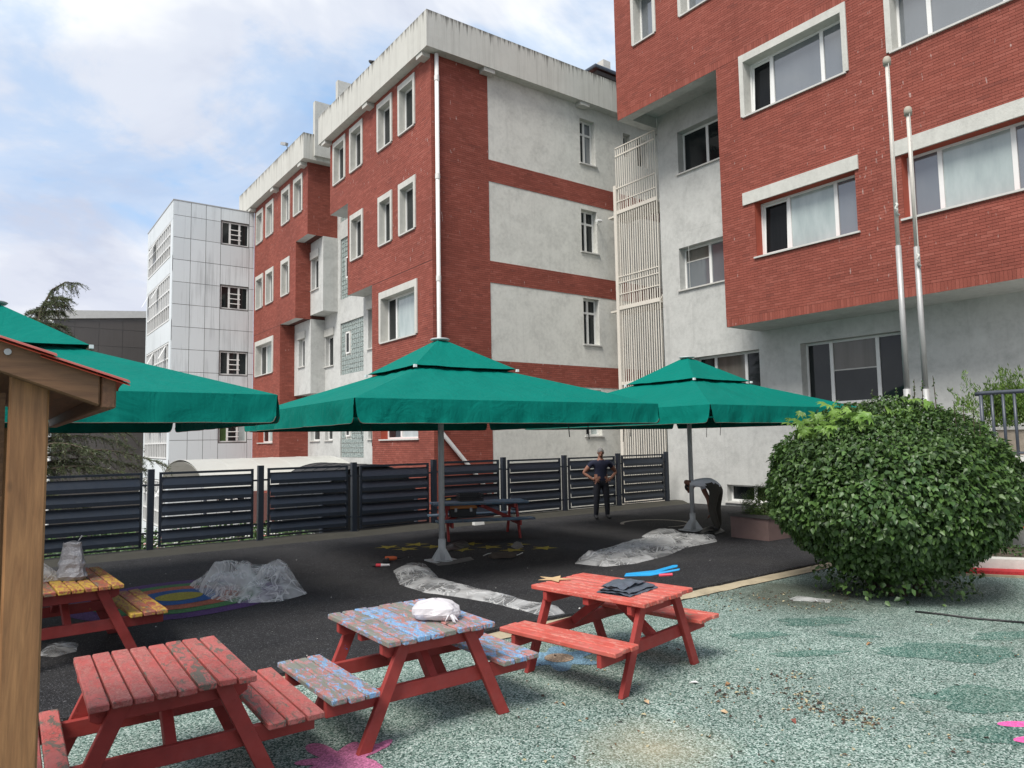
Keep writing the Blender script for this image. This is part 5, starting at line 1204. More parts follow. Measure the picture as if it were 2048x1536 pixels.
# ------------------------------------------------------------------ film, bags and other loose things
def sheet(name, label, cat, outline, zf, hmax, mt, res=.03, seed=0, ridge=1.0, peaks=(), group=None, freq=1.0, layers=2):
    """a crumpled sheet over a polygon: a height field with sharp creases, edge lying on what is under it"""
    poly = [Vector((p[0], p[1])) for p in outline]; x0, x1 = min(p.x for p in poly), max(p.x for p in poly); y0, y1 = min(p.y for p in poly), max(p.y for p in poly)
    def inside(q):
        r_ = False; n = len(poly)
        for i in range(n):
            a, b = poly[i], poly[(i + 1) % n]
            if (a.y > q.y) != (b.y > q.y) and q.x < (b.x - a.x) * (q.y - a.y) / (b.y - a.y) + a.x: r_ = not r_
        return r_
    def edge(q):
        d = 9
        for i in range(len(poly)):
            a, b = poly[i], poly[(i + 1) % len(poly)]; ab = b - a; t = max(0, min(1, (q - a).dot(ab) / max(1e-9, ab.length_squared))); d = min(d, (a + ab * t - q).length)
        return d
    def snap(q):
        best = (9e9, q)
        for i in range(len(poly)):
            a, b = poly[i], poly[(i + 1) % len(poly)]; ab = b - a; t = max(0, min(1, (q - a).dot(ab) / max(1e-9, ab.length_squared))); c = a + ab * t
            if (c - q).length < best[0]: best = ((c - q).length, c)
        return best[1]
    nx, ny = int((x1 - x0) / res) + 2, int((y1 - y0) / res) + 2; ins = {}; V = []; Fs = []
    for j in range(-1, ny + 1):
        for i in range(-1, nx + 1): ins[(i, j)] = inside(Vector((x0 + i * res, y0 + j * res)))
    for lay in range(layers):
        idx = {}; seed_ = seed + 57 * lay; hk = 1.0 - .42 * lay
        for (i, j), k_ in ins.items():
            q = Vector((x0 + i * res, y0 + j * res))
            if not k_:
                if not any(ins.get((i + a, j + b), False) for a in (-1, 0, 1) for b in (-1, 0, 1)): continue
                c = snap(q) + Vector((.02 * noise.noise((q.x * 5, q.y * 5, seed_)), .02 * noise.noise((q.x * 5, q.y * 5, seed_ + 4)))); idx[(i, j)] = len(V); V.append((c.x, c.y, zf(c.y) + .004)); continue
            e = edge(q); f = min(1, e / .22) ** .6
            g = q + Vector((.12 * noise.noise((q.x * 2.5, q.y * 2.5, seed_ + 20)), .12 * noise.noise((q.x * 2.5, q.y * 2.5, seed_ + 30))))
            r1 = .5 + noise.noise((g.x * 2.2 * freq, g.y * 2.2 * freq, seed_ + 1)) * 1.1; r2 = 1 - abs(noise.noise((g.x * 3.2 * freq + g.y * 2, g.y * 3 * freq, seed_ + 2))) * 2.2; r3 = 1 - 2 * abs(noise.noise((g.x * 8 + g.y * 3, g.y * 7, seed_ + 3)))
            z = hmax * max(.06, .25 + .42 * r1 * ridge + .55 * max(0, r2) ** 1.5 * ridge)
            for (pxx, pyy, ph, pr) in peaks:
                d = (q - Vector((pxx, pyy))).length / pr
                if d < 1: z += ph * (1 - d) ** 1.2 * (.40 + .35 * r1 + .45 * max(0, r2) ** 1.5)
            idx[(i, j)] = len(V); V.append((q.x + res * .35 * noise.noise((q.x * 17, q.y * 17, seed_ + 5)), q.y + res * .35 * noise.noise((q.x * 17, q.y * 17, seed_ + 6)), zf(q.y) + .004 + z * f * hk))
        for (i, j), a in idx.items():
            k4 = ((i, j), (i + 1, j), (i + 1, j + 1), (i, j + 1))
            if all(k in idx for k in k4) and any(ins[k] for k in k4): a4 = [idx[k] for k in k4]; Fs.extend([(a4[0], a4[1], a4[2]), (a4[0], a4[2], a4[3])] if (i * 7 + j * 13) % 5 < 2 else [(a4[0], a4[1], a4[3]), (a4[1], a4[2], a4[3])])
        me = bpy.data.meshes.new(name); me.from_pydata(V, [], Fs); me.materials.append(mt); me.polygons.foreach_set('use_smooth', [True] * len(Fs)); me.update()
    o = link(name, me); return tag(o, label, cat, group)
def gpts(pp): return [tuple(on_dark(*p)[:2]) for p in pp]
G_ = 'clear plastic sheets left on the floor'
sheet('plastic_sheet', 'high crumpled heap of clear plastic film on the coloured floor rings', 'plastic sheet', gpts([(378, 1172), (425, 1160), (470, 1152), (560, 1156), (598, 1170), (614, 1188), (560, 1204), (480, 1207), (420, 1200)]), zdark, .14, M_FILM, .032, 3, peaks=[(*on_dark(485, 1176)[:2], .19, .85), (*on_dark(566, 1180)[:2], .13, .36), (*on_dark(525, 1184)[:2], .14, .6), (*on_dark(430, 1182)[:2], .12, .5)], group=G_)
sheet('plastic_sheet', 'long trailing strip of clear plastic film running towards the bright red table', 'plastic sheet', gpts([(787, 1142), (815, 1128), (850, 1128), (880, 1160), (930, 1172), (990, 1185), (1050, 1203), (1115, 1214), (1130, 1228), (1090, 1234), (1040, 1221), (985, 1207), (925, 1196), (850, 1186), (800, 1170)]), zdark, .08, M_FILM, .032, 11, peaks=[(*on_dark(822, 1152)[:2], .14, .4), (*on_dark(1095, 1232)[:2], .12, .3)], group=G_)
sheet('plastic_sheet', 'wide strip of clear plastic film lying before the far right parasol foot', 'plastic sheet', gpts([(1150, 1128), (1165, 1110), (1200, 1102), (1240, 1090), (1290, 1078), (1350, 1072), (1430, 1072), (1434, 1084), (1370, 1096), (1335, 1112), (1270, 1128), (1210, 1134)]), zdark, .085, M_FILM, .036, 21, peaks=[(*on_dark(1178, 1122)[:2], .14, .3), (*on_dark(1320, 1085)[:2], .08, .5)], group=G_)
sheet('plastic_sheet', 'small scrap of clear plastic film behind the wide strip', 'plastic sheet', gpts([(1283, 1074), (1300, 1064), (1335, 1060), (1365, 1068), (1350, 1075), (1310, 1077)]), zdark, .08, M_FILM, .045, 31, peaks=[(*on_dark(1342, 1069)[:2], .10, .25)], group=G_)
sheet('plastic_sheet', 'bit of clear plastic film on the floor under the yellow topped table', 'plastic sheet', gpts([(70, 1312), (95, 1292), (130, 1283), (158, 1288), (150, 1304), (110, 1315)]), zdark, .07, M_FILM, .035, 41, group=G_)
sheet('plastic_sheet', 'torn thin wisp of clear plastic film at the foot of the big bush', 'plastic sheet', [tuple(atZ(*p)[:2]) for p in [(1578, 1198), (1595, 1192), (1620, 1196), (1665, 1200), (1660, 1206), (1610, 1203), (1585, 1203)]], lambda y: 0.0, .04, M_FILM, .035, 51, group=G_)

def cloth_blob(name, label, cat, loc, prof, mt, seed, n=30, crumple=.12, sx=1, sy=1, rz=0, m_=22, facet=False):
    mb = MB(); zs = [p[1] for p in prof]; rs = [p[0] for p in prof]; z0, z1 = zs[0], zs[-1]; base = len(mb.v)
    def f(u, v):
        t = 2 * math.pi * u; k = v * (len(prof) - 1); i = min(int(k), len(prof) - 2); fr = k - i; r_ = rs[i] * (1 - fr) + rs[i + 1] * fr; z = zs[i] * (1 - fr) + zs[i + 1] * fr
        q = (math.cos(t) * 1.5, math.sin(t) * 1.5, z * 9 + seed); r_ *= 1 + crumple * (1 - 2 * abs(noise.noise(q))) + crumple * .5 * noise.noise((q[0] * 3, q[1] * 3, q[2] * 2)); return (r_ * math.cos(t) * sx, r_ * math.sin(t) * sy, max(0.002, z + crumple * .12 * noise.noise((q[0], q[1], seed + 7)) * (1 if v > .1 else 0)))
    mb.grid(f, n, m_); o = mb.build(name, mt, smooth=not facet); o.location = loc; o.rotation_euler = (0, 0, rz); return tag(o, label, cat)
# white carrier bag with knotted ears on the blue table
o = cloth_blob('carrier_bag', 'knotted white plastic carrier bag lying on the blue flaking table', 'bag', (*atZ(872, 1238, .70)[:2], .702), [(.02, 0.0), (.13, .004), (.16, .04), (.155, .09), (.12, .125), (.05, .142), (.0, .145)], M_BAG, 3, n=26, m_=14, facet=True, crumple=.13, sx=1.05, sy=.72, rz=-.75)
mb = MB()
for a, L in ((-1.9, .11), (-1.1, .10), (-.4, .06)):
    mb.add([(0.11, -.08, .06), (.11 + L * math.cos(a) * .7 + .02, -.08 + L * math.sin(a), .02), (.13 + L * math.cos(a), -.06 + L * math.sin(a) * .8, .006), (.13, -.06, .07)], [(0, 1, 2, 3)])
mb.build('bag_ears', M_BAG, o)
o = cloth_blob('foil_sack', 'upright crumpled silver sack standing on the yellow topped table', 'sack', (*atZ(143, 1160, .735)[:2], .735), [(.0, 0.0), (.125, .003), (.135, .05), (.115, .10), (.118, .15), (.098, .20), (.10, .25), (.078, .30), (.085, .34), (.08, .36)], M_SACK, 8, n=17, m_=11, facet=True, crumple=.16, sx=1.0, sy=.55, rz=-.6)
mb = MB(); mb.add([(.05, -.02, .35), (.095, .0, .42), (.075, .01, .425), (.04, .02, .36)], [(0, 1, 2, 3)]); mb.build('sack_lip', M_SACK, o)
cloth_blob('film_bag', 'slumped clear plastic bag beside the silver sack on the yellow topped table', 'bag', (*atZ(82, 1163, .735)[:2], .737), [(.0, 0.0), (.13, .003), (.12, .05), (.07, .11), (.015, .17)], M_FILM, 15, n=15, m_=8, facet=True, crumple=.2, rz=.3)

# folded grey sheet, blue plastic offcut and cardboard star on the bright red table
p = atZ(1255, 1178, .71); root = empty('folded_sheet', 'grey tarpaulin folded into a flat pad on the bright red table', 'tarpaulin', (p.x, p.y, .703), .25)
mt = plain('grey_tarpaulin', (.085, .10, .125), .38, var=.2, scale=9, bmp=.2)
for i, (w, d, z, ox, oy) in enumerate(((.30, .22, .0, 0, 0), (.28, .2, .018, .01, .01), (.24, .15, .036, .02, .05))):
    mb = MB()
    def ff(u, v, w=w, d=d, z=z, i=i): return ((u - .5) * w * 1.6 + ox + .012 * noise.noise((u * 4, v * 4, i)), (v - .5) * d * 1.5 + oy + .012 * noise.noise((u * 4, v * 4, i + 5)), z + .014 * math.sin(math.pi * v) ** .4 + .012 * noise.noise((u * 5, v * 5, i * 3.0)) + (.02 * math.sin(math.pi * u) if i == 2 else 0))
    mb.grid(ff, 22, 16); mb.grid(lambda u, v: (lambda q: (q[0], q[1], max(0.0, z)))(ff(u, v)), 6, 4); mb.build('fold', mt, root, smooth=True)
p = atZ(1290, 1160, .71); root = empty('blue_offcut', 'flat bright blue forked plastic piece behind the grey folded sheet', 'plastic piece', (p.x, p.y, .75), -.75)
mt = plain('bright_blue_plastic', (.01, .30, .62), .35); mb = MB()
mb.prism([(-.22, -.05), (.05, -.06), (.2, -.055), (.36, -.05), (.37, -.02), (.2, -.015), (.14, .0), (.26, .06), (.36, .085), (.37, .13), (.32, .15), (.12, .09), (-.2, .04)], lambda a, b, d: (a * .85, b * 1.25, d + .16 * max(0, a)), 0, .012); mb.build('blade', mt, root, bevel=.003)
mb = MB(); mb.tube([(.12, -.09, .02), (.24, -.10, .03)], .012, 8); mb.build('red_tip', plain('red_tip', (.55, .04, .08), .4), root)
p = atZ(1108, 1160, .70); mb = MB(); mb.prism([(.17 * (1 if i % 2 == 0 else .4) * math.cos(i * math.pi / 5 + .5), .17 * (1 if i % 2 == 0 else .4) * math.sin(i * math.pi / 5 + .5)) for i in range(10)], lambda a, b, d: (a, b, d + .05 * max(0, -a)), 0, .004); o = mb.build('cardboard_star', plain('tan_card', (.52, .36, .19), .8)); o.location = (p.x, p.y, .708); tag(o, 'tan cardboard star lying on the far corner of the bright red table', 'cut-out star')

# things round the far table and the middle parasol's foot
def prop_toolbox():
    p = atX(925, 1043, 8.05); r_ = empty('toolbox', 'black toolbox with orange lid on the bench of the shaded blue table', 'toolbox', (p.x, p.y, .445), R(-22)); b = M_BLACK; og = plain('orange_plastic', (.50, .17, .02), .45)
    mb = MB(); mb.prism([(-.26, 0), (.26, 0), (.29, .17), (-.29, .17)], lambda a, q, d: (a, d, q), -.12, .12); mb.build('body', b, r_, bevel=.01)
    mb = MB(); mb.prism([(-.30, .172), (.30, .172), (.28, .225), (.2, .25), (-.2, .25), (-.28, .225)], lambda a, q, d: (a, d, q), -.125, .125); mb.build('lid', og, r_, bevel=.01)
    for x in (-.16, .16): mb = MB(); mb.box((x - .025, -.135, .11), (x + .025, -.122, .19)); mb.build('latch', M_STEEL, r_)
    mb = MB(); mb.tube([(-.1, 0, .25), (-.09, 0, .285), (.09, 0, .285), (.1, 0, .25)], .012, 8); mb.build('handle', b, r_)
    q = atX(940, 1008, 8.4); c = empty('crate', 'dark slatted crate on top of the shaded blue table', 'crate', (q.x, q.y, .742), R(-18)); mb = MB(); mb.box((-.26, -.17, 0), (.26, .17, .012)); mb.build('bottom', M_BLACK, c)
    for (x0, x1, y0, y1) in ((-.26, .26, -.17, -.155), (-.26, .26, .155, .17), (-.26, -.245, -.15, .15), (.245, .26, -.15, .15)):
        for z in (.02, .07, .115): mb = MB(); mb.box((x0, y0, z), (x1, y1, z + .035)); mb.build('slat', M_BLACK, c)
    q = atX(893, 1013, 8.0); d = empty('hand_tool', 'yellow handled hand tool lying at the end of the shaded blue table', 'tool', (q.x, q.y, .745), .3); mb = MB(); mb.tube([(0, 0, .02), (.14, .01, .02)], [.016, .02], 8); mb.build('handle', plain('yellow_grip', (.5, .33, .03), .5), d); mb = MB(); mb.bar((-.14, 0, .02), (0, 0, .02), .03, .01); mb.build('blade', M_STEEL, d)
    q = on_dark(962, 1052); mb = MB(); mb.prism([(-.14, 0), (.14, 0), (.12, .13), (-.13, .11)], lambda a, b_, dd: (a, dd + b_ * .15, b_), 0, .12); o = mb.build('paper_box', plain('white_card', (.6, .6, .58), .7)); o.location = (q.x + .1, q.y + .2, zdark(q.y)); tag(o, 'small white box on the floor under the shaded blue table', 'box')
prop_toolbox()
def drill():
    p = on_dark(782, 1122); r_ = empty('power_drill', 'orange and black cordless drill lying left of the middle parasol foot', 'drill', (p.x, p.y, zdark(p.y)), -.5); og = plain('drill_orange', (.5, .10, .03), .5)
    mb = MB(); mb.tube([(-.1, 0, .045), (.06, 0, .045), (.1, 0, .045)], [.035, .035, .022], 12); mb.build('body', og, r_); mb = MB(); mb.tube([(.1, 0, .045), (.15, 0, .045), (.22, 0, .045)], [.02, .014, .004], 8); mb.build('chuck', M_BLACK, r_)
    mb = MB(); mb.bar((-.04, 0, .04), (-.08, -.15, .035), .04, .045); mb.build('grip', M_BLACK, r_, bevel=.006); mb = MB(); mb.box((-.13, -.22, .005), (-.03, -.14, .07)); mb.build('battery', M_BLACK, r_, bevel=.006)
    p = on_dark(762, 1134); r_ = empty('torch', 'short red and white handled tool lying below the drill', 'tool', (p.x, p.y, zdark(p.y)), -.62); mb = MB(); mb.tube([(-.08, 0, .03), (.0, 0, .03)], .026, 10); mb.build('red_grip', plain('tool_red', (.55, .03, .05), .4), r_); mb = MB(); mb.tube([(0, 0, .03), (.06, 0, .03), (.14, 0, .03)], [.024, .02, .02], 10); mb.build('white_end', plain('tool_white', (.6, .58, .58), .4), r_); mb = MB(); mb.tube([(-.14, 0, .03), (-.08, 0, .03)], .022, 10); mb.build('black_end', M_BLACK, r_)
    p = on_dark(1004, 1115); o = cloth_blob('canvas_bag', 'limp brown canvas bag with a loose strap right of the middle parasol foot', 'bag', (p.x, p.y, zdark(p.y)), [(.0, 0.0), (.22, .004), (.21, .05), (.14, .085), (.0, .09)], plain('brown_canvas', (.055, .042, .032), .9, var=.3), 22, crumple=.14, sx=1.1, sy=.55, rz=-.35)
    mb = MB(); mb.tube([(-.3 + .09 * i, .12 + .05 * math.sin(i * .9), .03 + .03 * math.sin(i * .8)) for i in range(9)], .008, 5); mb.build('strap', M_CONC, o)
    sheet('dust_cloth', 'dirty grey cloth lying at the foot of the middle parasol', 'cloth', gpts([(862, 1125), (895, 1122), (940, 1114), (948, 1120), (900, 1130), (875, 1132)]), zdark, .035, plain('dirty_cloth', (.13, .12, .11), .9, var=.3), .025, 61)
    q = on_dark(905, 1094); mb = MB(); 
    sheet('cable_heap', 'dark tangled tool bag on the stars beside the middle parasol pole', 'tool bag', gpts([(886, 1098), (900, 1088), (935, 1085), (940, 1093), (915, 1101), (895, 1103)]), zdark, .09, M_BLACK, .025, 71)
    q = on_dark(1035, 1092); sheet('rag', 'small crumpled grey rag on the yellow stars', 'rag', gpts([(1022, 1094), (1030, 1085), (1042, 1086), (1047, 1094), (1035, 1099)]), zdark, .08, plain('grey_rag', (.16, .145, .13), .9, var=.3), .02, 81)
    q = on_dark(1420, 1064); sheet('work_bag', 'black work bag at the bending man\'s feet beside the far parasol pole', 'bag', gpts([(1398, 1064), (1410, 1056), (1440, 1056), (1450, 1063), (1430, 1070), (1405, 1070)]), zdark, .09, M_BLACK, .025, 91)
    a = [atZ(x, y, .012) for x, y in ((1830, 1223), (1880, 1228), (1940, 1236), (2000, 1241), (2060, 1246))]; mb = MB(); mb.tube(a, .011, 6); o = mb.build('black_cable', M_BLACK, smooth=True); tag(o, 'thin black cable running from the big bush to the right edge', 'cable')
drill()

# leaf litter: a few leaves big enough to see one by one, the rest as crumbs
def litter():
    sp = []
    for i in range(70):
        p = on_dark(random.uniform(150, 1500), random.uniform(1110, 1330)); 
        if 6.4 < p.y < 14.5: sp.append((p.x, p.y, zdark(p.y) + .006))
    vv, tt = leaf_unit(.05, .035, .3, .3); sp = np.array(sp); V, T = scatter(sp, frames(RNG.normal(size=(len(sp), 3)) * .3 + np.array([0, 0, 1]), 0), RNG.uniform(.2, .7, len(sp)), (vv, tt)); o = link('paper_bits', np_mesh('paper_bits', V, T, M_SILL)); tag(o, 'pale specks of paper scattered over the dark floor', 'litter', kind='stuff')
    v, t = leaf_unit(.075, .045, .5, .3); cols = [plain('dry_leaf', (.30, .17, .08), .8, var=.3), plain('pale_dry_leaf', (.46, .33, .2), .8, var=.2), plain('red_dry_leaf', (.22, .07, .05), .8, var=.3)]
    ms = [np_mesh('fallen_leaf', v, t, c) for c in cols]
    for i, (px, py, lab) in enumerate(((1120, 1408, 'orange brown curled leaf right of the foot of the blue table'), (1298, 1410, 'pale tan curled leaf just in front of the bright red table'), (1352, 1300, 'dark red curled leaf under the right end of the bright red table'),
                                       (1460, 1368, 'orange brown curled leaf right of the white paper scrap'), (1440, 1424, 'pale tan curled leaf below the white paper scrap'), (1585, 1440, 'dark red curled leaf among the litter crumbs in front of the bush'),
                                       (1745, 1288, 'orange brown curled leaf on the dark floor patch before the bush'), (1420, 1476, 'pale tan curled leaf close to the lower edge of the picture'))):
        p = atZ(px, py, .004); o = link('fallen_leaf', ms[i % 3]); o.location = p; o.rotation_euler = (random.uniform(-.3, .3), random.uniform(-.3, .3), random.uniform(0, 6.28)); k = random.uniform(.6, 1.1); o.scale = (k, k, k); o.location.z = .012
        tag(o, lab, 'leaf', 'dry leaves on the green floor')
    o = link('paper_scrap', np_mesh('paper_scrap', v * np.array([1.1, 1.1, .5]), t, M_PVC)); o.location = atZ(1398, 1365, .012); o.rotation_euler = (0, 0, .6); tag(o, 'white paper scrap on the green floor below the bright red table', 'paper')
    n = 900; P = []
    for i in range(n):
        if i < 330: c = random.choice(((1600, 1390), (1625, 1415), (1700, 1430), (1585, 1352), (1740, 1446), (1470, 1385))); px, py = c[0] + random.gauss(0, 26), c[1] + random.gauss(0, 8)
        elif i < 640: px, py = random.uniform(1390, 1720), random.uniform(1182, 1222)
        else: px, py = random.uniform(1000, 2040), random.uniform(1240, 1530)
        p = atZ(px, py, .003); P.append((p.x, p.y, .006))
    P = np.array(P); V, T = scatter(P, frames(RNG.normal(size=(n, 3)) * .35 + np.array([0, 0, 1]), 0), RNG.uniform(.15, .55, n), (v, t)); mi = np.repeat(RNG.integers(0, 3, n), len(t))
    o = link('leaf_litter', np_mesh('leaf_litter', V, T, [plain('litter_brown', (.13, .075, .04), .9, var=.4), plain('litter_pale', (.38, .33, .2), .9), plain('litter_dark', (.05, .03, .022), .9)], midx=mi)); tag(o, 'crumbs of brown leaf litter scattered over the green floor', 'leaf litter', kind='stuff')
litter()

# ------------------------------------------------------------------ wooden playhouse corner at the left edge
def playhouse():
    Y = 2.19
    root = empty('playhouse', 'brown timber playhouse corner with orange tiled roof at the left edge', 'playhouse', (.085, Y, 0))
    mb = MB(); mb.box((-.045, -.01, 0), (.04, .075, 2.20)); mb.build('post', M_WOOD_Z, root, bevel=.005)
    def gy(x): return 2.222 - .375 * (x - .085)            # lower edge of the barge board, world x
    # barge board in the gable, sloping down to the right
    mb = MB(); X0, X1 = -1.0, .148; lo = lambda x: 2.165 - .375 * (x + .0) ; th = .088
    mb.prism([(X0, lo(X0)), (X1, lo(X1)), (X1, lo(X1) + th), (X0, lo(X0) + th)], lambda a, b, d: (a, d, b), -.055, -.012); bb = mb.build('barge_board', M_WOOD_X, root, bevel=.004)
    mb = MB(); mb.tube([(-.052, -.06, lo(-.052) + .055), (-.052, -.05, lo(-.052) + .055)], .008, 10); mb.build('screw', M_STEEL, bb)
    # eave purlin running back along Y, its end grain showing
    mb = MB(); mb.box((.150, -.05, lo(.15) - .005), (.186, 1.9, lo(.15) + .078)); mb.build('eave_purlin', M_WOOD_Y, root, bevel=.004)
    mb = MB(); mb.prism([(X0, lo(X0) + .03), (.148, lo(.148) + .03), (.148, lo(.148) + .055), (X0, lo(X0) + .055)], lambda a, b, d: (a, d, b), -.01, 1.9); mb.build('roof_boarding', M_WOOD_Y, root)
    # rows of curved tiles over it
    rows = 6
    for i in range(rows):
        xa = .215 - .165 * i
        for j in range(9):
            mb = MB(); y0 = -.075 + .22 * j
            def tf(u, v, xa=xa, y0=y0):
                x = xa - .20 * v; t = math.pi * u; return (x, y0 + .11 - .11 * math.cos(t), lo(x) + th - .010 + .014 * math.sin(t) * (1.1 - .2 * v) + .008 * (1 - v))
            mb.grid(tf, 8, 3); mb.grid(lambda u, v: (lambda q: (q[0], q[1], q[2] - .008))(tf(u, v)), 8, 3); mb.build('roof_tile', M_TILE, root, smooth=True)
    for a, b in (((-1.3, 1.75, 0), (-.09, 1.79, 2.6)), ((-1.3, .0, 0), (-1.26, 1.74, 2.6)), ((-.085, .12, 0), (-.05, 1.74, 2.15))): mb = MB(); mb.box(a, b); mb.build('shade_wall_board', M_WOOD_X, root)  # walls added to close the playhouse in and darken its inside
    mb = MB(); mb.box((-.08, 1.80, 0), (-.0, 1.88, 2.1)); mb.build('post', M_WOOD_Z, root, bevel=.005)
playhouse()

# ------------------------------------------------------------------ people
def person(name, label, joints, edges, loc, rz, mats, heads, hair_mt, hands, wide=1.0):
    joints = {k: (v[0] * wide, v[1], v[2], v[3]) for k, v in joints.items()}
    """joints: name -> (x, y, z, radius); edges: (a, b, material index). One skinned body; head features and hair added on it"""
    names = list(joints); me = bpy.data.meshes.new('sk'); me.from_pydata([joints[n][:3] for n in names], [(names.index(a), names.index(b)) for a, b, _ in edges], []); o = bpy.data.objects.new('sk', me); COL.objects.link(o)
    md = o.modifiers.new('s', 'SKIN'); md.use_smooth_shade = True
    for i, n in enumerate(names):
        sv = me.skin_vertices[0].data[i]; r_ = joints[n][3]; sv.radius = (r_[0] * 1.1 * wide, r_[1] * 1.15) if isinstance(r_, tuple) else (r_ * 1.12, r_ * 1.12); sv.use_root = (n == names[0])
    ms = o.modifiers.new('ss', 'SUBSURF'); ms.levels = 2; ms.render_levels = 2
    dg = bpy.context.evaluated_depsgraph_get(); ev = o.evaluated_get(dg); nm = bpy.data.meshes.new_from_object(ev); bpy.data.objects.remove(o)
    nm.materials.clear()
    for m_ in mats: nm.materials.append(m_)
    segs = [(Vector(joints[a][:3]), Vector(joints[b][:3]), k) for a, b, k in edges]
    for p in nm.polygons:
        best = (9, 0)
        for a, b, k in segs:
            ab = b - a; t = max(0, min(1, (p.center - a).dot(ab) / ab.length_squared)); d = (a + ab * t - p.center).length
            if d < best[0]: best = (d, k)
        p.material_index = best[1]; p.use_smooth = True
    # head: ellipsoid with nose, ears, eyes, joined into the body mesh; fingers too
    bm = bmesh.new(); bm.from_mesh(nm)
    hc, fwd, up = (Vector(v) for v in heads); fwd.normalize(); sdv = fwd.cross(up).normalized(); up2 = sdv.cross(fwd)
    rot = Matrix((sdv, fwd, up2)).transposed().to_4x4()
    def ball(c, s, mi, seg=14):
        r0 = bmesh.ops.create_uvsphere(bm, u_segments=seg, v_segments=max(6, seg * 2 // 3), radius=1.0, matrix=Matrix.Translation(hc) @ rot @ Matrix.Translation(Vector(c)) @ Matrix.Diagonal((*s, 1)))
        for v in r0['verts']:
            for f in v.link_faces: f.material_index = mi; f.smooth = True
    ball((0, 0, .0), (.073, .092, .105), 0, 20); ball((0, .045, -.06), (.052, .05, .055), 0); ball((0, .098, -.015), (.014, .022, .026), 0, 8); ball((0, .088, -.062), (.024, .012, .008), 0, 8)
    for s in (-1, 1): ball((s * .076, -.005, -.01), (.012, .022, .032), 0, 8); ball((s * .03, .084, .012), (.011, .008, .007), len(mats) - 1, 8)
    bm.to_mesh(nm); bm.free()
    mb = MB()
    for (base, dr, pn, size) in hands:
        b, d, p = Vector(base), Vector(dr).normalized(), Vector(pn).normalized(); s_ = d.cross(p)
        for k, L in enumerate((.07, .08, .075, .06)):
            a = b + d * .075 + s_ * (.03 - .02 * k); mb.tube([a - d * .02, a + d * L * .5 * size + p * .008, a + d * L * .85 * size + p * .03], [.0105, .0095, .007], 6)
        a = b + d * .02 + s_ * .035; mb.tube([a, a + d * .035 + s_ * .025, a + d * .06 + s_ * .03 + p * .015], [.012, .011, .008], 6)
    if mb.v:
        bm = bmesh.new(); bm.from_mesh(nm); fm = mb.mesh('f', M_SKIN, True); bm.from_mesh(fm); bm.to_mesh(nm); bm.free(); bpy.data.meshes.remove(fm)
    nm.name = name; ob = link(name, nm); ob.location = loc; ob.rotation_euler = (0, 0, rz); tag(ob, label, 'person')
    # hair cap
    mb = MB()
    def hf(u, v):
        t = 2 * math.pi * u; ph = v * 1.95 * (1 - .36 * max(0, math.sin(t)) ** 1.0); x, y, z = math.sin(ph) * math.cos(t), math.sin(ph) * math.sin(t), math.cos(ph); k = 1 + .05 * noise.noise((x * 6, y * 6, z * 6))
        q = rot @ Vector((x * .080 * k, y * .099 * k - .004, z * .112 * k + .004)); return hc + q
    mb.grid(hf, 26, 12); mb.build('hair', hair_mt, ob, smooth=True)
    return ob
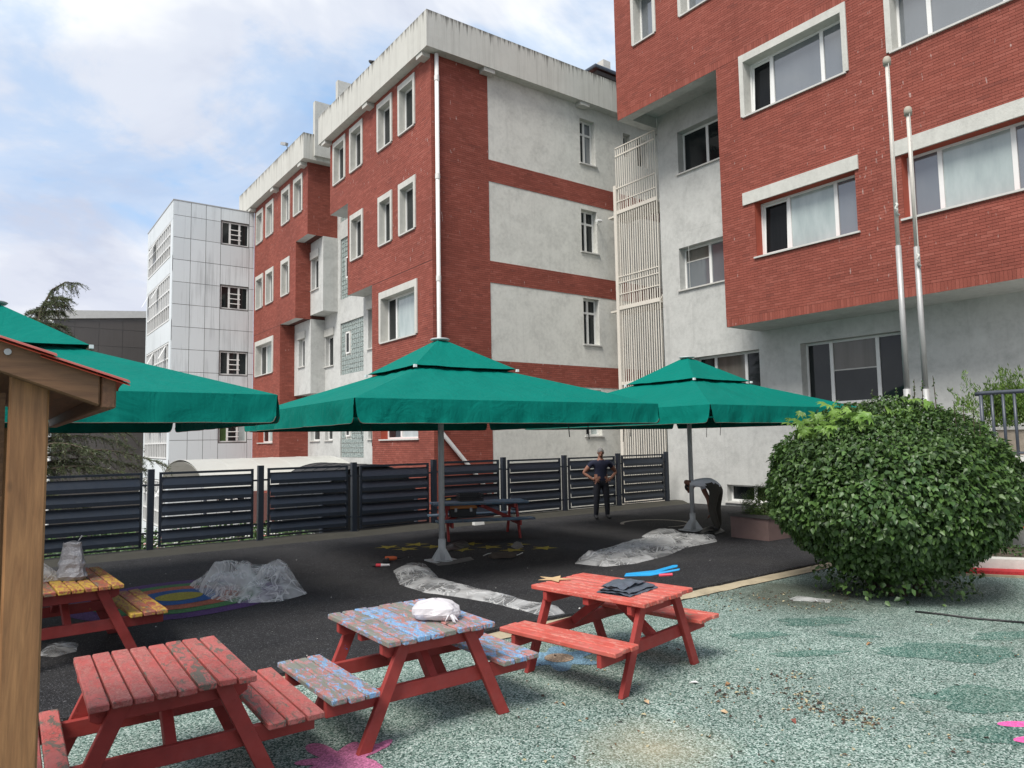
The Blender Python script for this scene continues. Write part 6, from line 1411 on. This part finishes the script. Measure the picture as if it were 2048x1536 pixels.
def people():
    # local frame: x to the man's left, y the way he faces, z up
    j = {'pelvis': (0, 0, .93, (.15, .11)), 'waist': (0, 0, 1.07, (.148, .10)), 'chest': (0, .0, 1.30, (.165, .11)), 'neckb': (0, -.01, 1.47, (.075, .07)), 'neck': (0, .0, 1.54, .052), 'head': (0, .02, 1.63, .06)}
    e = [('pelvis', 'waist', 1), ('waist', 'chest', 1), ('chest', 'neckb', 1), ('neckb', 'neck', 0), ('neck', 'head', 0)]
    for s, S in ((-1, 'r'), (1, 'l')):
        j.update({'sh' + S: (s * .20, -.01, 1.42, .075), 'el0' + S: (s * .285, -.03, 1.30, .062), 'el' + S: (s * .40, -.07, 1.155, .043), 'wr' + S: (s * .235, .045, 1.01, .032), 'hd' + S: (s * .175, .075, .985, .034),
                  'hip' + S: (s * .10, 0, .88, .098), 'kn' + S: (s * .125, .02, .49, .068), 'kn2' + S: (s * .135, .01, .25, .062), 'an' + S: (s * .14, -.01, .07, .052), 'to' + S: (s * .165, .15, .035, .036)})
        e += [('chest', 'sh' + S, 1), ('sh' + S, 'el0' + S, 1), ('el0' + S, 'el' + S, 0), ('el' + S, 'wr' + S, 0), ('wr' + S, 'hd' + S, 0), ('pelvis', 'hip' + S, 2), ('hip' + S, 'kn' + S, 2), ('kn' + S, 'kn2' + S, 2), ('kn2' + S, 'an' + S, 2), ('an' + S, 'to' + S, 3)]
    p = on_dark(1204, 1038)
    to_cam = math.atan2(-p.y, -p.x)
    person('person', 'man in navy polo and dark trousers standing hands on hips by the fence', j, e, (p.x, p.y, zdark(p.y)), to_cam - math.pi / 2 + R(22), [M_SKIN, M_NAVY, M_TROUS, M_SHOE, M_EYE], ((0, .03, 1.665), (.25, 1, -.12), (0, -.05, 1)), M_HAIR,
           [((-.20, .06, 1.0), (.55, .8, -.1), (.6, -.5, -.5), .8), ((.20, .06, 1.0), (-.55, .8, -.1), (-.6, -.5, -.5), .8)], 1.1)
    # bending man: x away from camera side (his left), y towards the pole
    j = {'pelvis': (0, -.0, .93, (.145, .13)), 'waist': (0, .13, 1.01, (.14, .115)), 'chest': (0, .33, 1.03, (.16, .115)), 'neckb': (0, .47, .985, (.075, .07)), 'neck': (0, .53, .95, .052), 'head': (0, .59, .90, .06)}
    e = [('pelvis', 'waist', 1), ('waist', 'chest', 1), ('chest', 'neckb', 1), ('neckb', 'neck', 0), ('neck', 'head', 0)]
    for s, S in ((-1, 'r'), (1, 'l')):
        j.update({'hip' + S: (s * .10, -.0, .86, .10), 'kn' + S: (s * .19, .07 - s * .03, .47, .075), 'kn2' + S: (s * .22, .03 - s * .06, .25, .068), 'an' + S: (s * .24, -.01 - s * .1, .07, .055), 'to' + S: (s * .27, .14 - s * .1, .035, .038)})
        e += [('pelvis', 'hip' + S, 2), ('hip' + S, 'kn' + S, 2), ('kn' + S, 'kn2' + S, 2), ('kn2' + S, 'an' + S, 2), ('an' + S, 'to' + S, 3)]
    # arm on the camera's side grips the pole; the other hangs down between the legs
    j.update({'shl': (.19, .41, 1.0, .072), 'el0l': (.22, .47, .99, .058), 'ell': (.20, .60, 1.03, .044), 'wrl': (.10, .66, 1.0, .034), 'hdl': (.07, .645, .98, .036),
              'shr': (-.17, .40, .96, .07), 'el0r': (-.14, .36, .83, .056), 'elr': (-.04, .22, .66, .046), 'wrr': (.0, .17, .44, .034), 'hdr': (.0, .18, .38, .036)})
    for S in 'lr': e += [('chest', 'sh' + S, 1), ('sh' + S, 'el0' + S, 1), ('el0' + S, 'el' + S, 0), ('el' + S, 'wr' + S, 0), ('wr' + S, 'hd' + S, 0)]
    j = {k: (-v[0], v[1], v[2], v[3]) for k, v in j.items()}
    pole = Vector((12.29, 10.30, 0)); rt = Vector((_r.x, _r.y, 0)); back = Vector((_F.x, _F.y, 0)).normalized()
    p = pole + rt * .50 - back * .16; face = math.atan2(-rt.y, -rt.x)
    person('person', 'man in white shirt and olive trousers bending over at the parasol pole', j, e, (p.x, p.y, zdark(p.y)), face - math.pi / 2 - R(38), [M_SKIN, M_SHIRT, M_OLIVE, M_SHOE, M_EYE], ((0, .62, .885), (0, .5, -1), (0, .9, .45)), M_DKHAIR,
           [((-.07, .65, .98), (.8, .3, -.2), (0, -.7, -.3), .8), ((0, .18, .37), (.1, .2, -1), (0, 1, 0), .8)], 1.1)
people()

# ------------------------------------------------------------------ small fittings high up
def fittings():
    p = atX(572, 289, 10.1); r_ = empty('floodlight', 'small grey floodlight on the parapet of the left brick block', 'lamp', p); mb = MB(); mb.bar((0, -.1, -.02), (-.1, .25, .1), .14, .12); mb.build('housing', M_STEEL, r_); mb = MB(); mb.tube([(.05, -.05, -.15), (0, 0, 0)], .02, 6); mb.build('bracket', M_STEEL, r_)
    p = atX(748, 115, 10.3); r_ = empty('bird', 'dark bird perched on the parapet above the brick front', 'bird', (10.2, p.y, 14.92)); mb = MB(); n = 10
    mb.tube([(0, -.22, .05), (0, -.12, .07), (0, 0, .10), (0, .1, .17), (0, .15, .21), (0, .2, .2)], [.012, .035, .065, .05, .034, .006], 10); mb.build('body', plain('dark_feathers', (.02, .02, .022), .8), r_, smooth=True); mb = MB(); mb.tube([(.02, .0, 0), (.02, .0, .06)], .006, 5); mb.build('leg', M_BLACK, r_)
    p = atY(1190, 443, 18.1); r_ = empty('security_camera', 'white security camera beside the middle window of the grey side', 'camera', (17.12, 18.05, 9.6)); mb = MB(); mb.tube([(-.28, -.2, -.03), (0, -.12, .03)], .055, 10); mb.build('housing', M_PVC, r_); mb = MB(); mb.tube([(0, -.12, .03), (.06, .14, .0)], .02, 6); mb.build('bracket', M_PVC, r_)
fittings()
